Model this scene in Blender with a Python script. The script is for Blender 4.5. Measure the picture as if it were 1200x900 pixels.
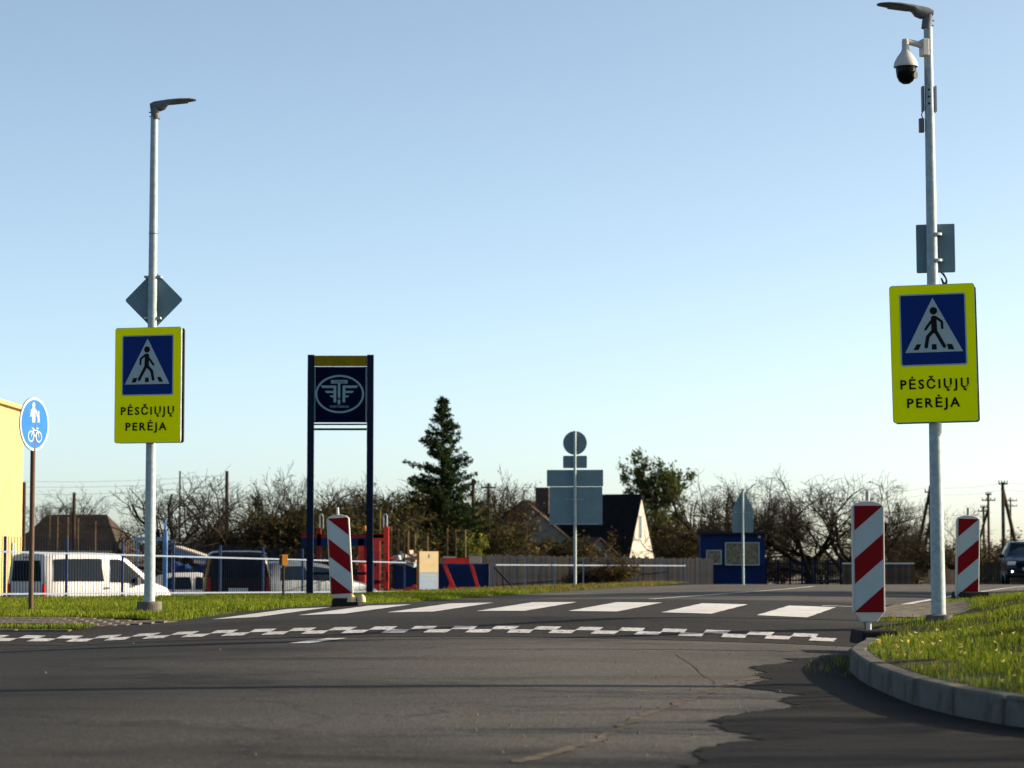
import bpy, math, random
import numpy as np
from mathutils import Vector, Matrix
R = math.radians
random.seed(7); rng = np.random.default_rng(7)
sc = bpy.context.scene
for o in list(bpy.data.objects): bpy.data.objects.remove(o)
C = sc.collection

# ------------------------------------------------------------------ camera, sky, sun, exposure
F_PX, HOR, CAM_Z = 2900.0, 655.0, 0.60           # focal length in photo pixels, horizon row, eye height
PITCH = math.atan((HOR - 450) / F_PX)
cd = bpy.data.cameras.new('camera'); cam = bpy.data.objects.new('camera', cd); C.objects.link(cam)
cd.sensor_width = 36; cd.lens = F_PX / 1200 * 36; cd.clip_start = 0.1; cd.clip_end = 6000
cam.location = (0, 0, CAM_Z); cam.rotation_euler = (R(90) + PITCH, 0, 0)
cd.dof.use_dof = True; cd.dof.focus_distance = 26.5; cd.dof.aperture_fstop = 4.0
sc.camera = cam
SUN_EL, SUN_AZ = 20.0, 9.0
w = bpy.data.worlds.new('World'); sc.world = w; w.use_nodes = True
nt = w.node_tree; nt.nodes.clear()
wo = nt.nodes.new('ShaderNodeOutputWorld'); bg = nt.nodes.new('ShaderNodeBackground'); sky = nt.nodes.new('ShaderNodeTexSky')
sky.sky_type = 'NISHITA'; sky.sun_disc = False
sky.sun_elevation = R(SUN_EL); sky.sun_rotation = R(90 - SUN_AZ)
sky.air_density = 0.42; sky.dust_density = 1.3; sky.ozone_density = 1.4; sky.altitude = 0
bg.inputs['Strength'].default_value = 0.15
wb = nt.nodes.new('ShaderNodeMix'); wb.data_type = 'RGBA'; wb.blend_type = 'MULTIPLY'; wb.inputs[0].default_value = 1.0; wb.inputs[7].default_value = (1.05, 0.98, 0.77, 1)   # white balance of the camera
nt.links.new(sky.outputs[0], wb.inputs[6]); nt.links.new(wb.outputs[2], bg.inputs['Color']); nt.links.new(bg.outputs[0], wo.inputs['Surface'])
sd = bpy.data.lights.new('sun', 'SUN'); sun = bpy.data.objects.new('sun', sd); C.objects.link(sun)
sd.energy = 5.0; sd.angle = R(0.5); sd.color = (1.0, 0.83, 0.62)
sdir = Vector((math.cos(R(SUN_EL)) * math.cos(R(SUN_AZ)), math.cos(R(SUN_EL)) * math.sin(R(SUN_AZ)), math.sin(R(SUN_EL))))
sun.rotation_euler = sdir.to_track_quat('Z', 'Y').to_euler()
sun.location = (40, 10, 30)
sc.view_settings.view_transform = 'Standard'; sc.view_settings.look = 'None'
sc.view_settings.exposure = 1.15; sc.view_settings.gamma = 1.0; sc.view_settings.use_curve_mapping = False
sc.render.engine = 'CYCLES'

# ------------------------------------------------------------------ helpers
cp, sp = math.cos(PITCH), math.sin(PITCH)
def PX(px, py, d):
    """world point seen at photo pixel (px,py) whose distance along +Y is d"""
    a = (px - 600) / F_PX; b = (450 - py) / F_PX
    yy = cp - b * sp; zz = sp + b * cp
    k = d / yy
    return Vector((a * k, d, CAM_Z + zz * k))
def XX(px, d): return (px - 600) / F_PX * d / cp * 1.0
def ZZ(py, d): return PX(600, py, d).z

class MB:
    def __init__(s): s.v = []; s.f = []
    def add(s, vs, fs):
        o = len(s.v); s.v += [tuple(x) for x in vs]; s.f += [tuple(i + o for i in f) for f in fs]; return s
    def box(s, c, size, rot=None, taper=1.0):
        x, y, z = [k / 2 for k in size]; t = taper
        vs = [Vector(p) for p in ((-x,-y,-z),(x,-y,-z),(x,y,-z),(-x,y,-z),(-x*t,-y*t,z),(x*t,-y*t,z),(x*t,y*t,z),(-x*t,y*t,z))]
        if rot is not None: vs = [rot @ p for p in vs]
        c = Vector(c)
        return s.add([p + c for p in vs], [(0,3,2,1),(4,5,6,7),(0,1,5,4),(1,2,6,5),(2,3,7,6),(3,0,4,7)])
    def bar(s, a, b, wd, ht):
        a = Vector(a); b = Vector(b); d = b - a
        q = d.to_track_quat('X', 'Z').to_matrix()
        return s.box((a + b) / 2, (d.length, wd, ht), q)
    def cyl(s, a, b, r0, r1=None, n=12, caps=True):
        a = Vector(a); b = Vector(b); r1 = r0 if r1 is None else r1
        q = (b - a).to_track_quat('Z', 'Y').to_matrix(); vs = []
        for p, r in ((a, r0), (b, r1)):
            for i in range(n):
                t = 2 * math.pi * i / n; vs.append(p + q @ Vector((r * math.cos(t), r * math.sin(t), 0)))
        fs = [(i, (i + 1) % n, n + (i + 1) % n, n + i) for i in range(n)]
        if caps: fs += [tuple(range(n - 1, -1, -1)), tuple(range(n, 2 * n))]
        return s.add(vs, fs)
    def path(s, pts, r, n=6):
        for a, b in zip(pts[:-1], pts[1:]): s.cyl(a, b, r, r, n)
        return s
    def lathe(s, prof, n=20, c=(0, 0, 0), sc=(1, 1, 1)):
        vs = []; k = len(prof)
        for i in range(n):
            t = 2 * math.pi * i / n
            for r, z in prof: vs.append((c[0] + r * math.cos(t) * sc[0], c[1] + r * math.sin(t) * sc[1], c[2] + z * sc[2]))
        fs = [(i * k + j, ((i + 1) % n) * k + j, ((i + 1) % n) * k + j + 1, i * k + j + 1) for i in range(n) for j in range(k - 1)]
        return s.add(vs, fs)
    def prism(s, poly, y0, y1):
        """polygon in local (x,z), front at y0 (towards viewer, smaller) back at y1"""
        n = len(poly)
        ar = sum(poly[i][0] * poly[(i+1) % n][1] - poly[(i+1) % n][0] * poly[i][1] for i in range(n))
        if ar < 0: poly = poly[::-1]
        vs = [(x, y0, z) for x, z in poly] + [(x, y1, z) for x, z in poly]
        fs = [tuple(range(n)), tuple(range(2 * n - 1, n - 1, -1))] + [(i, n + i, n + (i + 1) % n, (i + 1) % n) for i in range(n)]
        return s.add(vs, fs)
    def loft(s, rings, closed=True, caps=True):
        n = len(rings[0]); vs = [p for r in rings for p in r]; fs = []
        for i in range(len(rings) - 1):
            for j in range(n if closed else n - 1):
                a = i * n + j; b = i * n + (j + 1) % n
                fs.append((a, b, b + n, a + n))
        if caps and closed:
            fs += [tuple(range(n - 1, -1, -1)), tuple(range((len(rings) - 1) * n, len(rings) * n))]
        return s.add(vs, fs)
    def mesh(s, name, smooth=False):
        m = bpy.data.meshes.new(name); m.from_pydata(s.v, [], s.f); m.update()
        if smooth: m.polygons.foreach_set('use_smooth', [True] * len(m.polygons))
        return m
    def build(s, name, mat, parent=None, smooth=False, bevel=0, loc=None):
        o = bpy.data.objects.new(name, s.mesh(name, smooth)); C.objects.link(o)
        if mat: o.data.materials.append(mat)
        if parent: o.parent = parent
        if loc is not None: o.location = loc
        if bevel:
            b = o.modifiers.new('bevel', 'BEVEL'); b.width = bevel; b.segments = 2; b.limit_method = 'ANGLE'
        if smooth:
            e = o.modifiers.new('edges', 'EDGE_SPLIT'); e.split_angle = R(38)
        return o
def tag(o, label=None, cat=None, group=None, kind=None):
    if label: o['label'] = label
    if cat: o['category'] = cat
    if group: o['group'] = group
    if kind: o['kind'] = kind
    return o
def thing(name, label, cat, loc=(0, 0, 0), rz=0, group=None, rot=None):
    o = bpy.data.objects.new(name, None); C.objects.link(o); o.location = loc
    o.rotation_euler = rot if rot else (0, 0, rz); o.empty_display_size = 0.1
    return tag(o, label, cat, group)
def shared(name, mesh, parent, loc=(0, 0, 0), rot=(0, 0, 0), scale=(1, 1, 1)):
    o = bpy.data.objects.new(name, mesh); C.objects.link(o); o.parent = parent
    o.location = loc; o.rotation_euler = rot; o.scale = scale; return o
def copy_tree(src, parent=None):
    c = src.copy(); C.objects.link(c)
    if parent: c.parent = parent
    for ch in src.children: copy_tree(ch, c)
    return c
def npmesh(name, V, Fc, mat, kind=None, parent=None, smooth=False):
    V = np.asarray(V, dtype=np.float32); Fc = np.asarray(Fc, dtype=np.int32); k = Fc.shape[1]
    m = bpy.data.meshes.new(name); m.vertices.add(len(V)); m.vertices.foreach_set('co', V.ravel())
    m.loops.add(Fc.size); m.loops.foreach_set('vertex_index', Fc.ravel())
    m.polygons.add(len(Fc)); m.polygons.foreach_set('loop_start', np.arange(0, Fc.size, k, dtype=np.int32))
    if smooth: m.polygons.foreach_set('use_smooth', np.ones(len(Fc), dtype=bool))
    m.update(calc_edges=True); m.validate()
    if mat: m.materials.append(mat)
    o = bpy.data.objects.new(name, m); C.objects.link(o)
    if kind: o['kind'] = kind
    if parent: o.parent = parent
    return o
def text_mesh(txt, size, mat, name, parent, cx, base, y, spacing=1.0, width=None, thick=0.001, off=0.0):
    """lettering standing in local x-z, facing -Y, centred on cx; width forces the total width"""
    c = bpy.data.curves.new('t', 'FONT'); c.body = txt; c.size = size; c.align_x = 'CENTER'; c.space_character = spacing
    c.extrude = thick; c.offset = off; c.resolution_u = 3
    o = bpy.data.objects.new('t', c); C.objects.link(o); bpy.context.view_layer.update()
    m = bpy.data.meshes.new_from_object(o.evaluated_get(bpy.context.evaluated_depsgraph_get()))
    bpy.data.objects.remove(o)
    xs = [v.co.x for v in m.vertices]; wd = max(xs) - min(xs); mid = (max(xs) + min(xs)) / 2
    k = (width / wd) if width else 1
    for v in m.vertices:
        x, yy, z = v.co; v.co = (cx + (x - mid) * k, y - z, base + yy)
    m.materials.clear(); m.materials.append(mat)
    t = bpy.data.objects.new(name, m); C.objects.link(t); t.parent = parent; return t
def capsule(pts, th, n=6):
    """thick polyline outline pieces as list of convex polys in (x,z)"""
    out = []
    for a, b in zip(pts[:-1], pts[1:]):
        dx, dz = b[0] - a[0], b[1] - a[1]; L = math.hypot(dx, dz); ang = math.atan2(dz, dx); r = th / 2; P = []
        for i in range(n + 1): t = ang - math.pi / 2 + math.pi * i / n; P.append((b[0] + r * math.cos(t), b[1] + r * math.sin(t)))
        for i in range(n + 1): t = ang + math.pi / 2 + math.pi * i / n; P.append((a[0] + r * math.cos(t), a[1] + r * math.sin(t)))
        out.append(P)
    return out
def circ(cx, cz, r, n=24, rz=None): return [(cx + r * math.cos(2 * math.pi * i / n), cz + (rz or r) * math.sin(2 * math.pi * i / n)) for i in range(n)]
def rrect(x0, z0, x1, z1, r, n=5):
    P = []
    for cx, cz, a0 in ((x1 - r, z1 - r, 0), (x0 + r, z1 - r, 90), (x0 + r, z0 + r, 180), (x1 - r, z0 + r, 270)):
        for i in range(n + 1): t = R(a0 + 90 * i / n); P.append((cx + r * math.cos(t), cz + r * math.sin(t)))
    return P
def clip(poly, a, b, c):
    """keep a*x+b*z<=c"""
    out = []
    for i in range(len(poly)):
        p, q = poly[i], poly[(i + 1) % len(poly)]
        fp, fq = a * p[0] + b * p[1] - c, a * q[0] + b * q[1] - c
        if fp <= 0: out.append(p)
        if fp * fq < 0: t = fp / (fp - fq); out.append((p[0] + t * (q[0] - p[0]), p[1] + t * (q[1] - p[1])))
    return out

# ------------------------------------------------------------------ materials
def nodes(name):
    m = bpy.data.materials.new(name); m.use_nodes = True; n = m.node_tree
    return m, n, n.nodes['Principled BSDF']
def ramp(n, stops, src):
    r = n.nodes.new('ShaderNodeValToRGB'); e = r.color_ramp.elements
    while len(e) < len(stops): e.new(0.5)
    for k, (p, c) in enumerate(stops): e[k].position = p; e[k].color = (*c, 1)
    n.links.new(src, r.inputs[0]); return r.outputs[0]
def noise(n, scale, detail=5, rough=0.6, vec=None, dist=0.0):
    t = n.nodes.new('ShaderNodeTexNoise'); t.inputs['Scale'].default_value = scale; t.inputs['Detail'].default_value = detail
    t.inputs['Roughness'].default_value = rough; t.inputs['Distortion'].default_value = dist
    if vec is None:
        tc = n.nodes.get('tc') or n.nodes.new('ShaderNodeTexCoord'); tc.name = 'tc'; vec = tc.outputs['Object']
    n.links.new(vec, t.inputs['Vector']); return t.outputs['Fac']
def mix(n, a, b, fac, mode='MIX'):
    x = n.nodes.new('ShaderNodeMix'); x.data_type = 'RGBA'; x.blend_type = mode
    for k, val in ((0, fac), (6, a), (7, b)):
        if hasattr(val, 'links') or hasattr(val, 'is_linked'): n.links.new(val, x.inputs[k])
        elif k == 0: x.inputs[0].default_value = val
        else: x.inputs[k].default_value = (*val, 1)
    return x.outputs[2]
def bump(n, bs, src, strength, dist=0.02):
    b = n.nodes.new('ShaderNodeBump'); b.inputs['Strength'].default_value = strength; b.inputs['Distance'].default_value = dist
    n.links.new(src, b.inputs['Height']); n.links.new(b.outputs[0], bs.inputs['Normal'])
def mul(c, k): return tuple(min(1, max(0, x * k)) for x in c)
def M(name, col, rough=0.55, metal=0.0, var=0.15, scale=6.0, bmp=0.0, bscale=60.0, dirt=None, dirt_amt=0.45, spec=0.06, coat=0.0):
    m, n, bs = nodes(name)
    c = ramp(n, [(0.3, mul(col, 1 - var)), (0.7, mul(col, 1 + var))], noise(n, scale))
    if dirt:
        f = ramp(n, [(dirt_amt, (0, 0, 0)), (dirt_amt + 0.25, (1, 1, 1))], noise(n, scale * 0.6, 8, 0.7, dist=0.4))
        c = mix(n, c, dirt, f)
    n.links.new(c, bs.inputs['Base Color'])
    r = ramp(n, [(0.3, (rough * 0.8,) * 3), (0.7, (min(1, rough * 1.2),) * 3)], noise(n, scale * 2.3))
    n.links.new(r, bs.inputs['Roughness']); bs.inputs['Metallic'].default_value = metal
    bs.inputs['Specular IOR Level'].default_value = spec
    if coat: bs.inputs['Coat Weight'].default_value = coat; bs.inputs['Coat Roughness'].default_value = 0.08
    if bmp: bump(n, bs, noise(n, bscale, 4), bmp)
    return m
def asphalt(name, base, light, brown, patch=0.12, seed=0.0, left_dark=False):
    m, n, bs = nodes(name)
    tc = n.nodes.new('ShaderNodeTexCoord'); tc.name = 'tc'
    mp = n.nodes.new('ShaderNodeMapping'); mp.inputs['Location'].default_value = (seed, seed * 1.7, 0); mp.inputs['Scale'].default_value = (0.45, 1.0, 1.0)
    n.links.new(tc.outputs['Object'], mp.inputs[0])
    big = noise(n, 0.5, 6, 0.62, mp.outputs[0], 0.6)
    c = ramp(n, [(0.32, base), (0.5, mul(light, .85)), (0.68, light)], big)
    st = ramp(n, [(0.5, (0, 0, 0)), (0.72, (1, 1, 1))], noise(n, 0.9, 7, 0.7, mp.outputs[0], 1.0))
    c = mix(n, c, brown, st)
    if left_dark:   # tone gets darker and cooler towards the footpath side, broken by noise
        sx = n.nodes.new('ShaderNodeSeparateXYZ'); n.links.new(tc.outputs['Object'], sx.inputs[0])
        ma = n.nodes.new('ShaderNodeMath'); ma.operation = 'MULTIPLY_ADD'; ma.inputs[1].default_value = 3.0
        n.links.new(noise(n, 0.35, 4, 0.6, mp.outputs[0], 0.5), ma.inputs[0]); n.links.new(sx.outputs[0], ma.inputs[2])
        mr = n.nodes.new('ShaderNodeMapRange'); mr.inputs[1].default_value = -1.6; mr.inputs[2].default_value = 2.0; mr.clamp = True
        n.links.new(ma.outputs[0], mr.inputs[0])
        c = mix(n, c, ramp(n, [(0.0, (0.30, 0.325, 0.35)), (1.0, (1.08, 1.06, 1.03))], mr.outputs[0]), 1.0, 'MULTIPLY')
    fine = noise(n, 70, 3, 0.75)
    c = mix(n, c, ramp(n, [(0.32, (0.3,) * 3), (0.5, (0.9,) * 3), (0.70, (2.2,) * 3)], fine), 0.9, 'MULTIPLY')
    mid = noise(n, 24, 5, 0.8)
    c = mix(n, c, ramp(n, [(0.3, (0.6,) * 3), (0.7, (1.45,) * 3)], mid), 0.9, 'MULTIPLY')
    vo = n.nodes.new('ShaderNodeTexVoronoi'); vo.feature = 'DISTANCE_TO_EDGE'; vo.inputs['Scale'].default_value = 0.22
    wn = n.nodes.new('ShaderNodeTexNoise'); wn.inputs['Scale'].default_value = 1.3; wn.inputs['Detail'].default_value = 6
    n.links.new(tc.outputs['Object'], wn.inputs['Vector'])
    va = n.nodes.new('ShaderNodeVectorMath'); va.operation = 'MULTIPLY_ADD'; va.inputs[1].default_value = (1.6, 1.6, 0)
    n.links.new(wn.outputs['Color'], va.inputs[0]); n.links.new(tc.outputs['Object'], va.inputs[2]); n.links.new(va.outputs[0], vo.inputs['Vector'])
    cr = ramp(n, [(0.0, (0.35,) * 3), (0.006, (1, 1, 1))], vo.outputs['Distance'])
    c = mix(n, c, cr, 0.6, 'MULTIPLY')
    n.links.new(c, bs.inputs['Base Color'])
    n.links.new(ramp(n, [(0.3, (0.85,) * 3), (0.7, (1.0,) * 3)], big), bs.inputs['Roughness'])
    bs.inputs['Specular IOR Level'].default_value = 0.12
    ad = n.nodes.new('ShaderNodeMath'); ad.operation = 'MULTIPLY_ADD'; ad.inputs[1].default_value = 0.5
    n.links.new(mid, ad.inputs[0]); n.links.new(fine, ad.inputs[2])
    bump(n, bs, ad.outputs[0], 0.55, 0.012)
    return m
A_NEAR = asphalt('asphalt_worn', (0.022, 0.022, 0.022), (0.075, 0.073, 0.070), (0.080, 0.075, 0.068), left_dark=True)
A_TABLE = asphalt('asphalt_table', (0.016, 0.016, 0.0165), (0.030, 0.030, 0.0305), (0.034, 0.031, 0.028), seed=5)
A_PATCH = asphalt('asphalt_patch', (0.006, 0.006, 0.006), (0.013, 0.012, 0.012), (0.020, 0.017, 0.014), seed=9)
def paint_mat(name, wear):
    m, n, bs = nodes(name)
    c = ramp(n, [(0.3, (0.40, 0.41, 0.42)), (0.7, (0.58, 0.58, 0.57))], noise(n, 3.0, 6, 0.7))
    f = ramp(n, [(wear, (1, 1, 1)), (wear + 0.10, (0, 0, 0))], noise(n, 22, 8, 0.75, dist=0.5))
    c = mix(n, c, (0.09, 0.088, 0.085), f)
    f2 = ramp(n, [(0.45, (0, 0, 0)), (0.75, (0.6, 0.6, 0.6))], noise(n, 1.2, 6, 0.7))
    c = mix(n, c, (0.38, 0.33, 0.28), f2)
    n.links.new(c, bs.inputs['Base Color']); bs.inputs['Roughness'].default_value = 0.7
    bump(n, bs, noise(n, 90, 3), 0.35, 0.008); return m
PAINT = paint_mat('road_paint', 0.33); PAINT_OLD = paint_mat('road_paint_worn', 0.40)
def grass_mat(name, cols):
    m, n, bs = nodes(name)
    g = n.nodes.new('ShaderNodeNewGeometry')
    c = ramp(n, cols, g.outputs['Random Per Island'])
    big = noise(n, 0.7, 4)
    c = mix(n, c, ramp(n, [(0.3, (0.65, 0.7, 0.6)), (0.7, (1.35, 1.25, 1.0))], big), 0.8, 'MULTIPLY')
    n.links.new(c, bs.inputs['Base Color']); bs.inputs['Roughness'].default_value = 0.7; bs.inputs['Specular IOR Level'].default_value = 0.05
    tr = n.nodes.new('ShaderNodeBsdfTranslucent'); n.links.new(c, tr.inputs['Color'])
    ms = n.nodes.new('ShaderNodeMixShader'); ms.inputs[0].default_value = 0.35
    n.links.new(bs.outputs[0], ms.inputs[1]); n.links.new(tr.outputs[0], ms.inputs[2])
    n.links.new(ms.outputs[0], n.nodes['Material Output'].inputs['Surface']); return m
GRASS = grass_mat('grass_blades', [(0.0, (0.035, 0.062, 0.008)), (0.45, (0.12, 0.185, 0.012)), (0.8, (0.20, 0.24, 0.02)), (1.0, (0.20, 0.16, 0.06))])
GRASS_DRY = grass_mat('grass_dry', [(0.0, (0.05, 0.06, 0.012)), (0.5, (0.11, 0.11, 0.025)), (1.0, (0.19, 0.15, 0.06))])
LEAF_GREEN = grass_mat('leaf_green', [(0.0, (0.025, 0.045, 0.014)), (0.7, (0.05, 0.075, 0.02)), (1.0, (0.11, 0.10, 0.03))])
LEAF_BROWN = grass_mat('leaf_brown', [(0.0, (0.045, 0.032, 0.016)), (0.6, (0.085, 0.062, 0.026)), (1.0, (0.15, 0.10, 0.03))])
LEAF_OLIVE = grass_mat('leaf_olive', [(0.0, (0.03, 0.033, 0.014)), (0.6, (0.065, 0.062, 0.024)), (1.0, (0.11, 0.085, 0.03))])
LEAF_YELLOW = grass_mat('leaf_yellow', [(0.0, (0.09, 0.11, 0.02)), (0.6, (0.16, 0.18, 0.03)), (1.0, (0.25, 0.22, 0.04))])
NEEDLE = grass_mat('needles', [(0.0, (0.008, 0.018, 0.008)), (0.7, (0.018, 0.034, 0.014)), (1.0, (0.035, 0.05, 0.018))])
LITTER = grass_mat('leaf_litter', [(0.0, (0.35, 0.25, 0.08)), (0.5, (0.5, 0.38, 0.15)), (1.0, (0.55, 0.5, 0.4))])
SOIL = M('soil', (0.045, 0.05, 0.018), 0.95, var=0.4, scale=3, bmp=0.6, bscale=25, dirt=(0.06, 0.05, 0.032))
FIELD = M('field', (0.085, 0.085, 0.035), 0.95, var=0.3, scale=0.3, bmp=0.4, bscale=6)
GRAVEL = M('gravel', (0.17, 0.15, 0.125), 0.95, var=0.35, scale=9, bmp=0.8, bscale=45, dirt=(0.09, 0.085, 0.05))
CONCRETE = M('concrete', (0.12, 0.115, 0.105), 0.9, var=0.2, scale=7, bmp=0.4, bscale=70, dirt=(0.06, 0.056, 0.045), dirt_amt=0.45)
PAVER = M('paver', (0.13, 0.112, 0.098), 0.9, var=0.3, scale=2.2, bmp=0.4, bscale=80, dirt=(0.08, 0.07, 0.058))
GALV = M('galvanised', (0.28, 0.345, 0.37), 0.5, metal=0.15, var=0.18, scale=18, dirt=(0.20, 0.255, 0.28), dirt_amt=0.5)
ALU = M('aluminium_sheet', (0.13, 0.205, 0.24), 0.6, metal=0.1, var=0.08, scale=4, dirt=(0.12, 0.18, 0.21), dirt_amt=0.55, spec=.1)
DARK = M('dark_metal', (0.02, 0.02, 0.022), 0.5, var=0.2)
GREYP = M('grey_plastic', (0.10, 0.11, 0.125), 0.45, var=0.1)
WHITEP = M('white_plastic', (0.42, 0.42, 0.41), 0.4, var=0.06, dirt=(0.32, 0.31, 0.28), dirt_amt=0.6)
BLACKG = M('black_gloss', (0.006, 0.006, 0.007), 0.12, var=0.1)
RUBBER = M('rubber', (0.016, 0.016, 0.017), 0.85, var=0.3, scale=12, bmp=0.3, dirt=(0.07, 0.065, 0.055), dirt_amt=0.55)
LIME_A = M('lime_film', (0.94, 0.92, 0.0005), 0.6, var=0.03, spec=0.02, scale=2.5, dirt=(0.88, 0.87, 0.002), dirt_amt=0.6)
LIME_B = M('lime_film_faded', (0.86, 0.90, 0.0005), 0.6, var=0.03, spec=0.02, scale=2.5, dirt=(0.78, 0.83, 0.002), dirt_amt=0.6)
SBLUE = M('sign_blue', (0.002, 0.022, 0.15), 0.35, var=0.06, scale=3)
SBLUE_L = M('sign_blue_light', (0.022, 0.13, 0.42), 0.4, var=0.10, scale=3, dirt=(0.08, 0.20, 0.42), dirt_amt=0.6)
SWHITE = M('sign_white', (0.30, 0.38, 0.42), 0.4, var=0.05, scale=5)
SBLACK = M('sign_black', (0.008, 0.008, 0.008), 0.45, var=0.2)
SRED = M('sign_red', (0.15, 0.003, 0.006), 0.4, var=0.08, scale=6, dirt=(0.12, 0.008, 0.01), dirt_amt=0.6)
NAVY = M('navy', (0.002, 0.004, 0.02), 0.7, var=0.15, scale=3, spec=.02)
NAVY2 = M('navy_sheet', (0.005, 0.018, 0.085), 0.6, var=0.2, scale=2, dirt=(0.008, 0.018, 0.05), spec=.06)
LOGO = M('logo_pale', (0.18, 0.30, 0.35), 0.5, var=0.05)
MUSTARD = M('mustard', (0.20, 0.14, 0.003), 0.55, var=0.15, scale=5, dirt=(0.11, 0.085, 0.005))
FBLUE = M('fence_blue', (0.045, 0.07, 0.15), 0.45, var=0.15, dirt=(0.06, 0.075, 0.11), dirt_amt=0.6)
FPALE = M('fence_pale', (0.15, 0.19, 0.25), 0.5, var=0.12, metal=0.1)
FDARK = M('fence_navy', (0.006, 0.011, 0.03), 0.6, var=0.15, spec=.06)
WOODG = M('wood_weathered', (0.012, 0.0115, 0.012), 0.9, var=0.35, scale=3, bmp=0.4, bscale=30)
WOODB = M('wood_stained', (0.007, 0.009, 0.014), 0.9, var=0.3, scale=3, bmp=0.4, bscale=30)
WOODM = M('wood_grey', (.05, .046, .042), .9, var=.3, scale=3)
WOODM2 = M('wood_grey_dark', (.036, .032, .029), .9, var=.3, scale=3)
WOODP = M('wood_post', (0.11, 0.075, 0.04), 0.9, var=0.3, scale=4, bmp=0.4, bscale=30)
POLEW = M('wood_pole', (0.045, 0.033, 0.024), 0.9, var=0.3, scale=4)
BARK = M('bark', (0.018, 0.014, 0.011), 0.95, var=0.4, scale=9, bmp=0.6, bscale=30, dirt=(0.034, 0.03, 0.02))
YELLOWB = M('yellow_cladding', (0.42, 0.32, 0.14), 0.6, var=0.05, scale=1.2, dirt=(0.40, 0.30, 0.13), dirt_amt=0.6)
CARW = M('car_white', (0.50, 0.50, 0.50), 0.3, var=0.03, coat=0.5, dirt=(0.36, 0.34, 0.31), dirt_amt=0.65)
CARS = M('car_silver', (0.13, 0.15, 0.17), 0.35, metal=0.4, var=0.05, coat=0.5)
CARK = M('car_black', (0.006, 0.007, 0.008), 0.3, var=0.1, coat=0.2)
CARB = M('car_blue', (0.003, 0.012, 0.035), 0.3, metal=0.1, var=0.1, coat=0.35)
def glass_mat(name, col, rough=0.06):
    m, n, bs = nodes(name); bs.inputs['Base Color'].default_value = (*col, 1); bs.inputs['Roughness'].default_value = rough
    bs.inputs['Specular IOR Level'].default_value = 0.06; return m
GLASS = glass_mat('tinted_glass', (0.004, 0.009, 0.016), 0.03)
WGLASS = glass_mat('window_glass', (0.05, 0.05, 0.045))
TAIL = M('tail_lamp', (0.5, 0.02, 0.015), 0.2, var=0.1)
LAMPC = M('headlamp', (0.5, 0.5, 0.5), 0.15, var=0.1)
MRED = M('machine_red', (0.50, 0.045, 0.035), 0.45, var=0.2, scale=5, dirt=(0.30, 0.10, 0.07), dirt_amt=0.6)
MREDD = M('machine_dark_red', (0.16, 0.018, 0.016), 0.5, var=0.2)
BBLUE = M('bright_blue', (0.06, 0.17, 0.45), 0.5, var=0.15, dirt=(0.10, 0.18, 0.35))
ORANGE = M('orange', (0.34, 0.14, 0.02), 0.5, var=0.15)
CREAM = M('cream_board', (0.52, 0.42, 0.25), 0.5, var=0.05)
BOARDW = M('board_blue_white', (0.26, 0.33, 0.44), 0.5, var=0.05)
SCRAP = M('scrap', (0.22, 0.17, 0.14), 0.7, var=0.4, scale=9, metal=0.3)
ROOFB = M('roof_brown', (0.05, 0.038, 0.030), 0.9, var=0.3, scale=2, bmp=0.5, bscale=12, dirt=(0.04, 0.037, 0.03))
ROOFK = M('roof_black', (0.006, 0.0065, 0.007), 0.85, var=0.3, scale=3, spec=0.1)
WALLW = M('wall_white', (0.36, 0.33, 0.29), 0.85, var=0.12, scale=1.5, bmp=0.3, bscale=12, dirt=(0.26, 0.235, 0.20))
WALLG = M('wall_grey', (0.13, 0.13, 0.125), 0.9, var=0.15, scale=1.5, dirt=(0.18, 0.18, 0.17))
WALLB = M('wall_blue', (0.06, 0.09, 0.12), 0.8, var=0.2, scale=1.5)
WALLK = M('wall_dark', (0.03, 0.028, 0.026), 0.9, var=0.3, scale=1.5)
BRICKM = M('chimney_brick', (0.05, 0.04, 0.038), 0.9, var=0.3, scale=5)

# ------------------------------------------------------------------ land: road frame (u across, v along the road)
OX, OY, TH = -0.12, 26.4, R(14)
ct, st_ = math.cos(TH), math.sin(TH)
def W(u, v): return OX + u * ct + v * st_, OY - u * st_ + v * ct
def UV(x, y): x = x - OX; y = y - OY; return x * ct - y * st_, x * st_ + y * ct
_vp = np.array([-60, -2.3, -2.15, -1.0, -0.75, 0, 2.6, 4.9, 6.4]); _zp = np.array([-0.75, -0.150, -0.140, 0.008, 0.022, 0.045, 0.095, 0.10, 0.03])
def zr(u, v):
    u = np.asarray(u, float); v = np.asarray(v, float)
    b = np.interp(v, _vp, _zp); dd = np.maximum(v - 6.4, 0)
    b = b - 0.003 * dd - 0.00005 * dd ** 2
    k = np.interp(v, [-12, -3, 0, 10, 40], [0.002, 0.0055, 0.0075, 0.004, 0.001])
    return b - k * np.minimum(np.abs(u - 0.6), 4.5) ** 2
def smooth(x): x = np.clip(x, 0, 1); return x * x * (3 - 2 * x)
def uedge_l(v): return np.interp(v, [-5, 0, 7, 20, 40, 60, 90], [-3.75, -3.75, -3.95, -4.8, -6.5, -8.6, -12])
def vlow(u): return -0.2 + 0.085 * (u + 4)
def zyard(v): return np.interp(v, [0, 40, 60, 90, 400], [-1.05, -1.05, -0.62, -0.78, -1.1])
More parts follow.
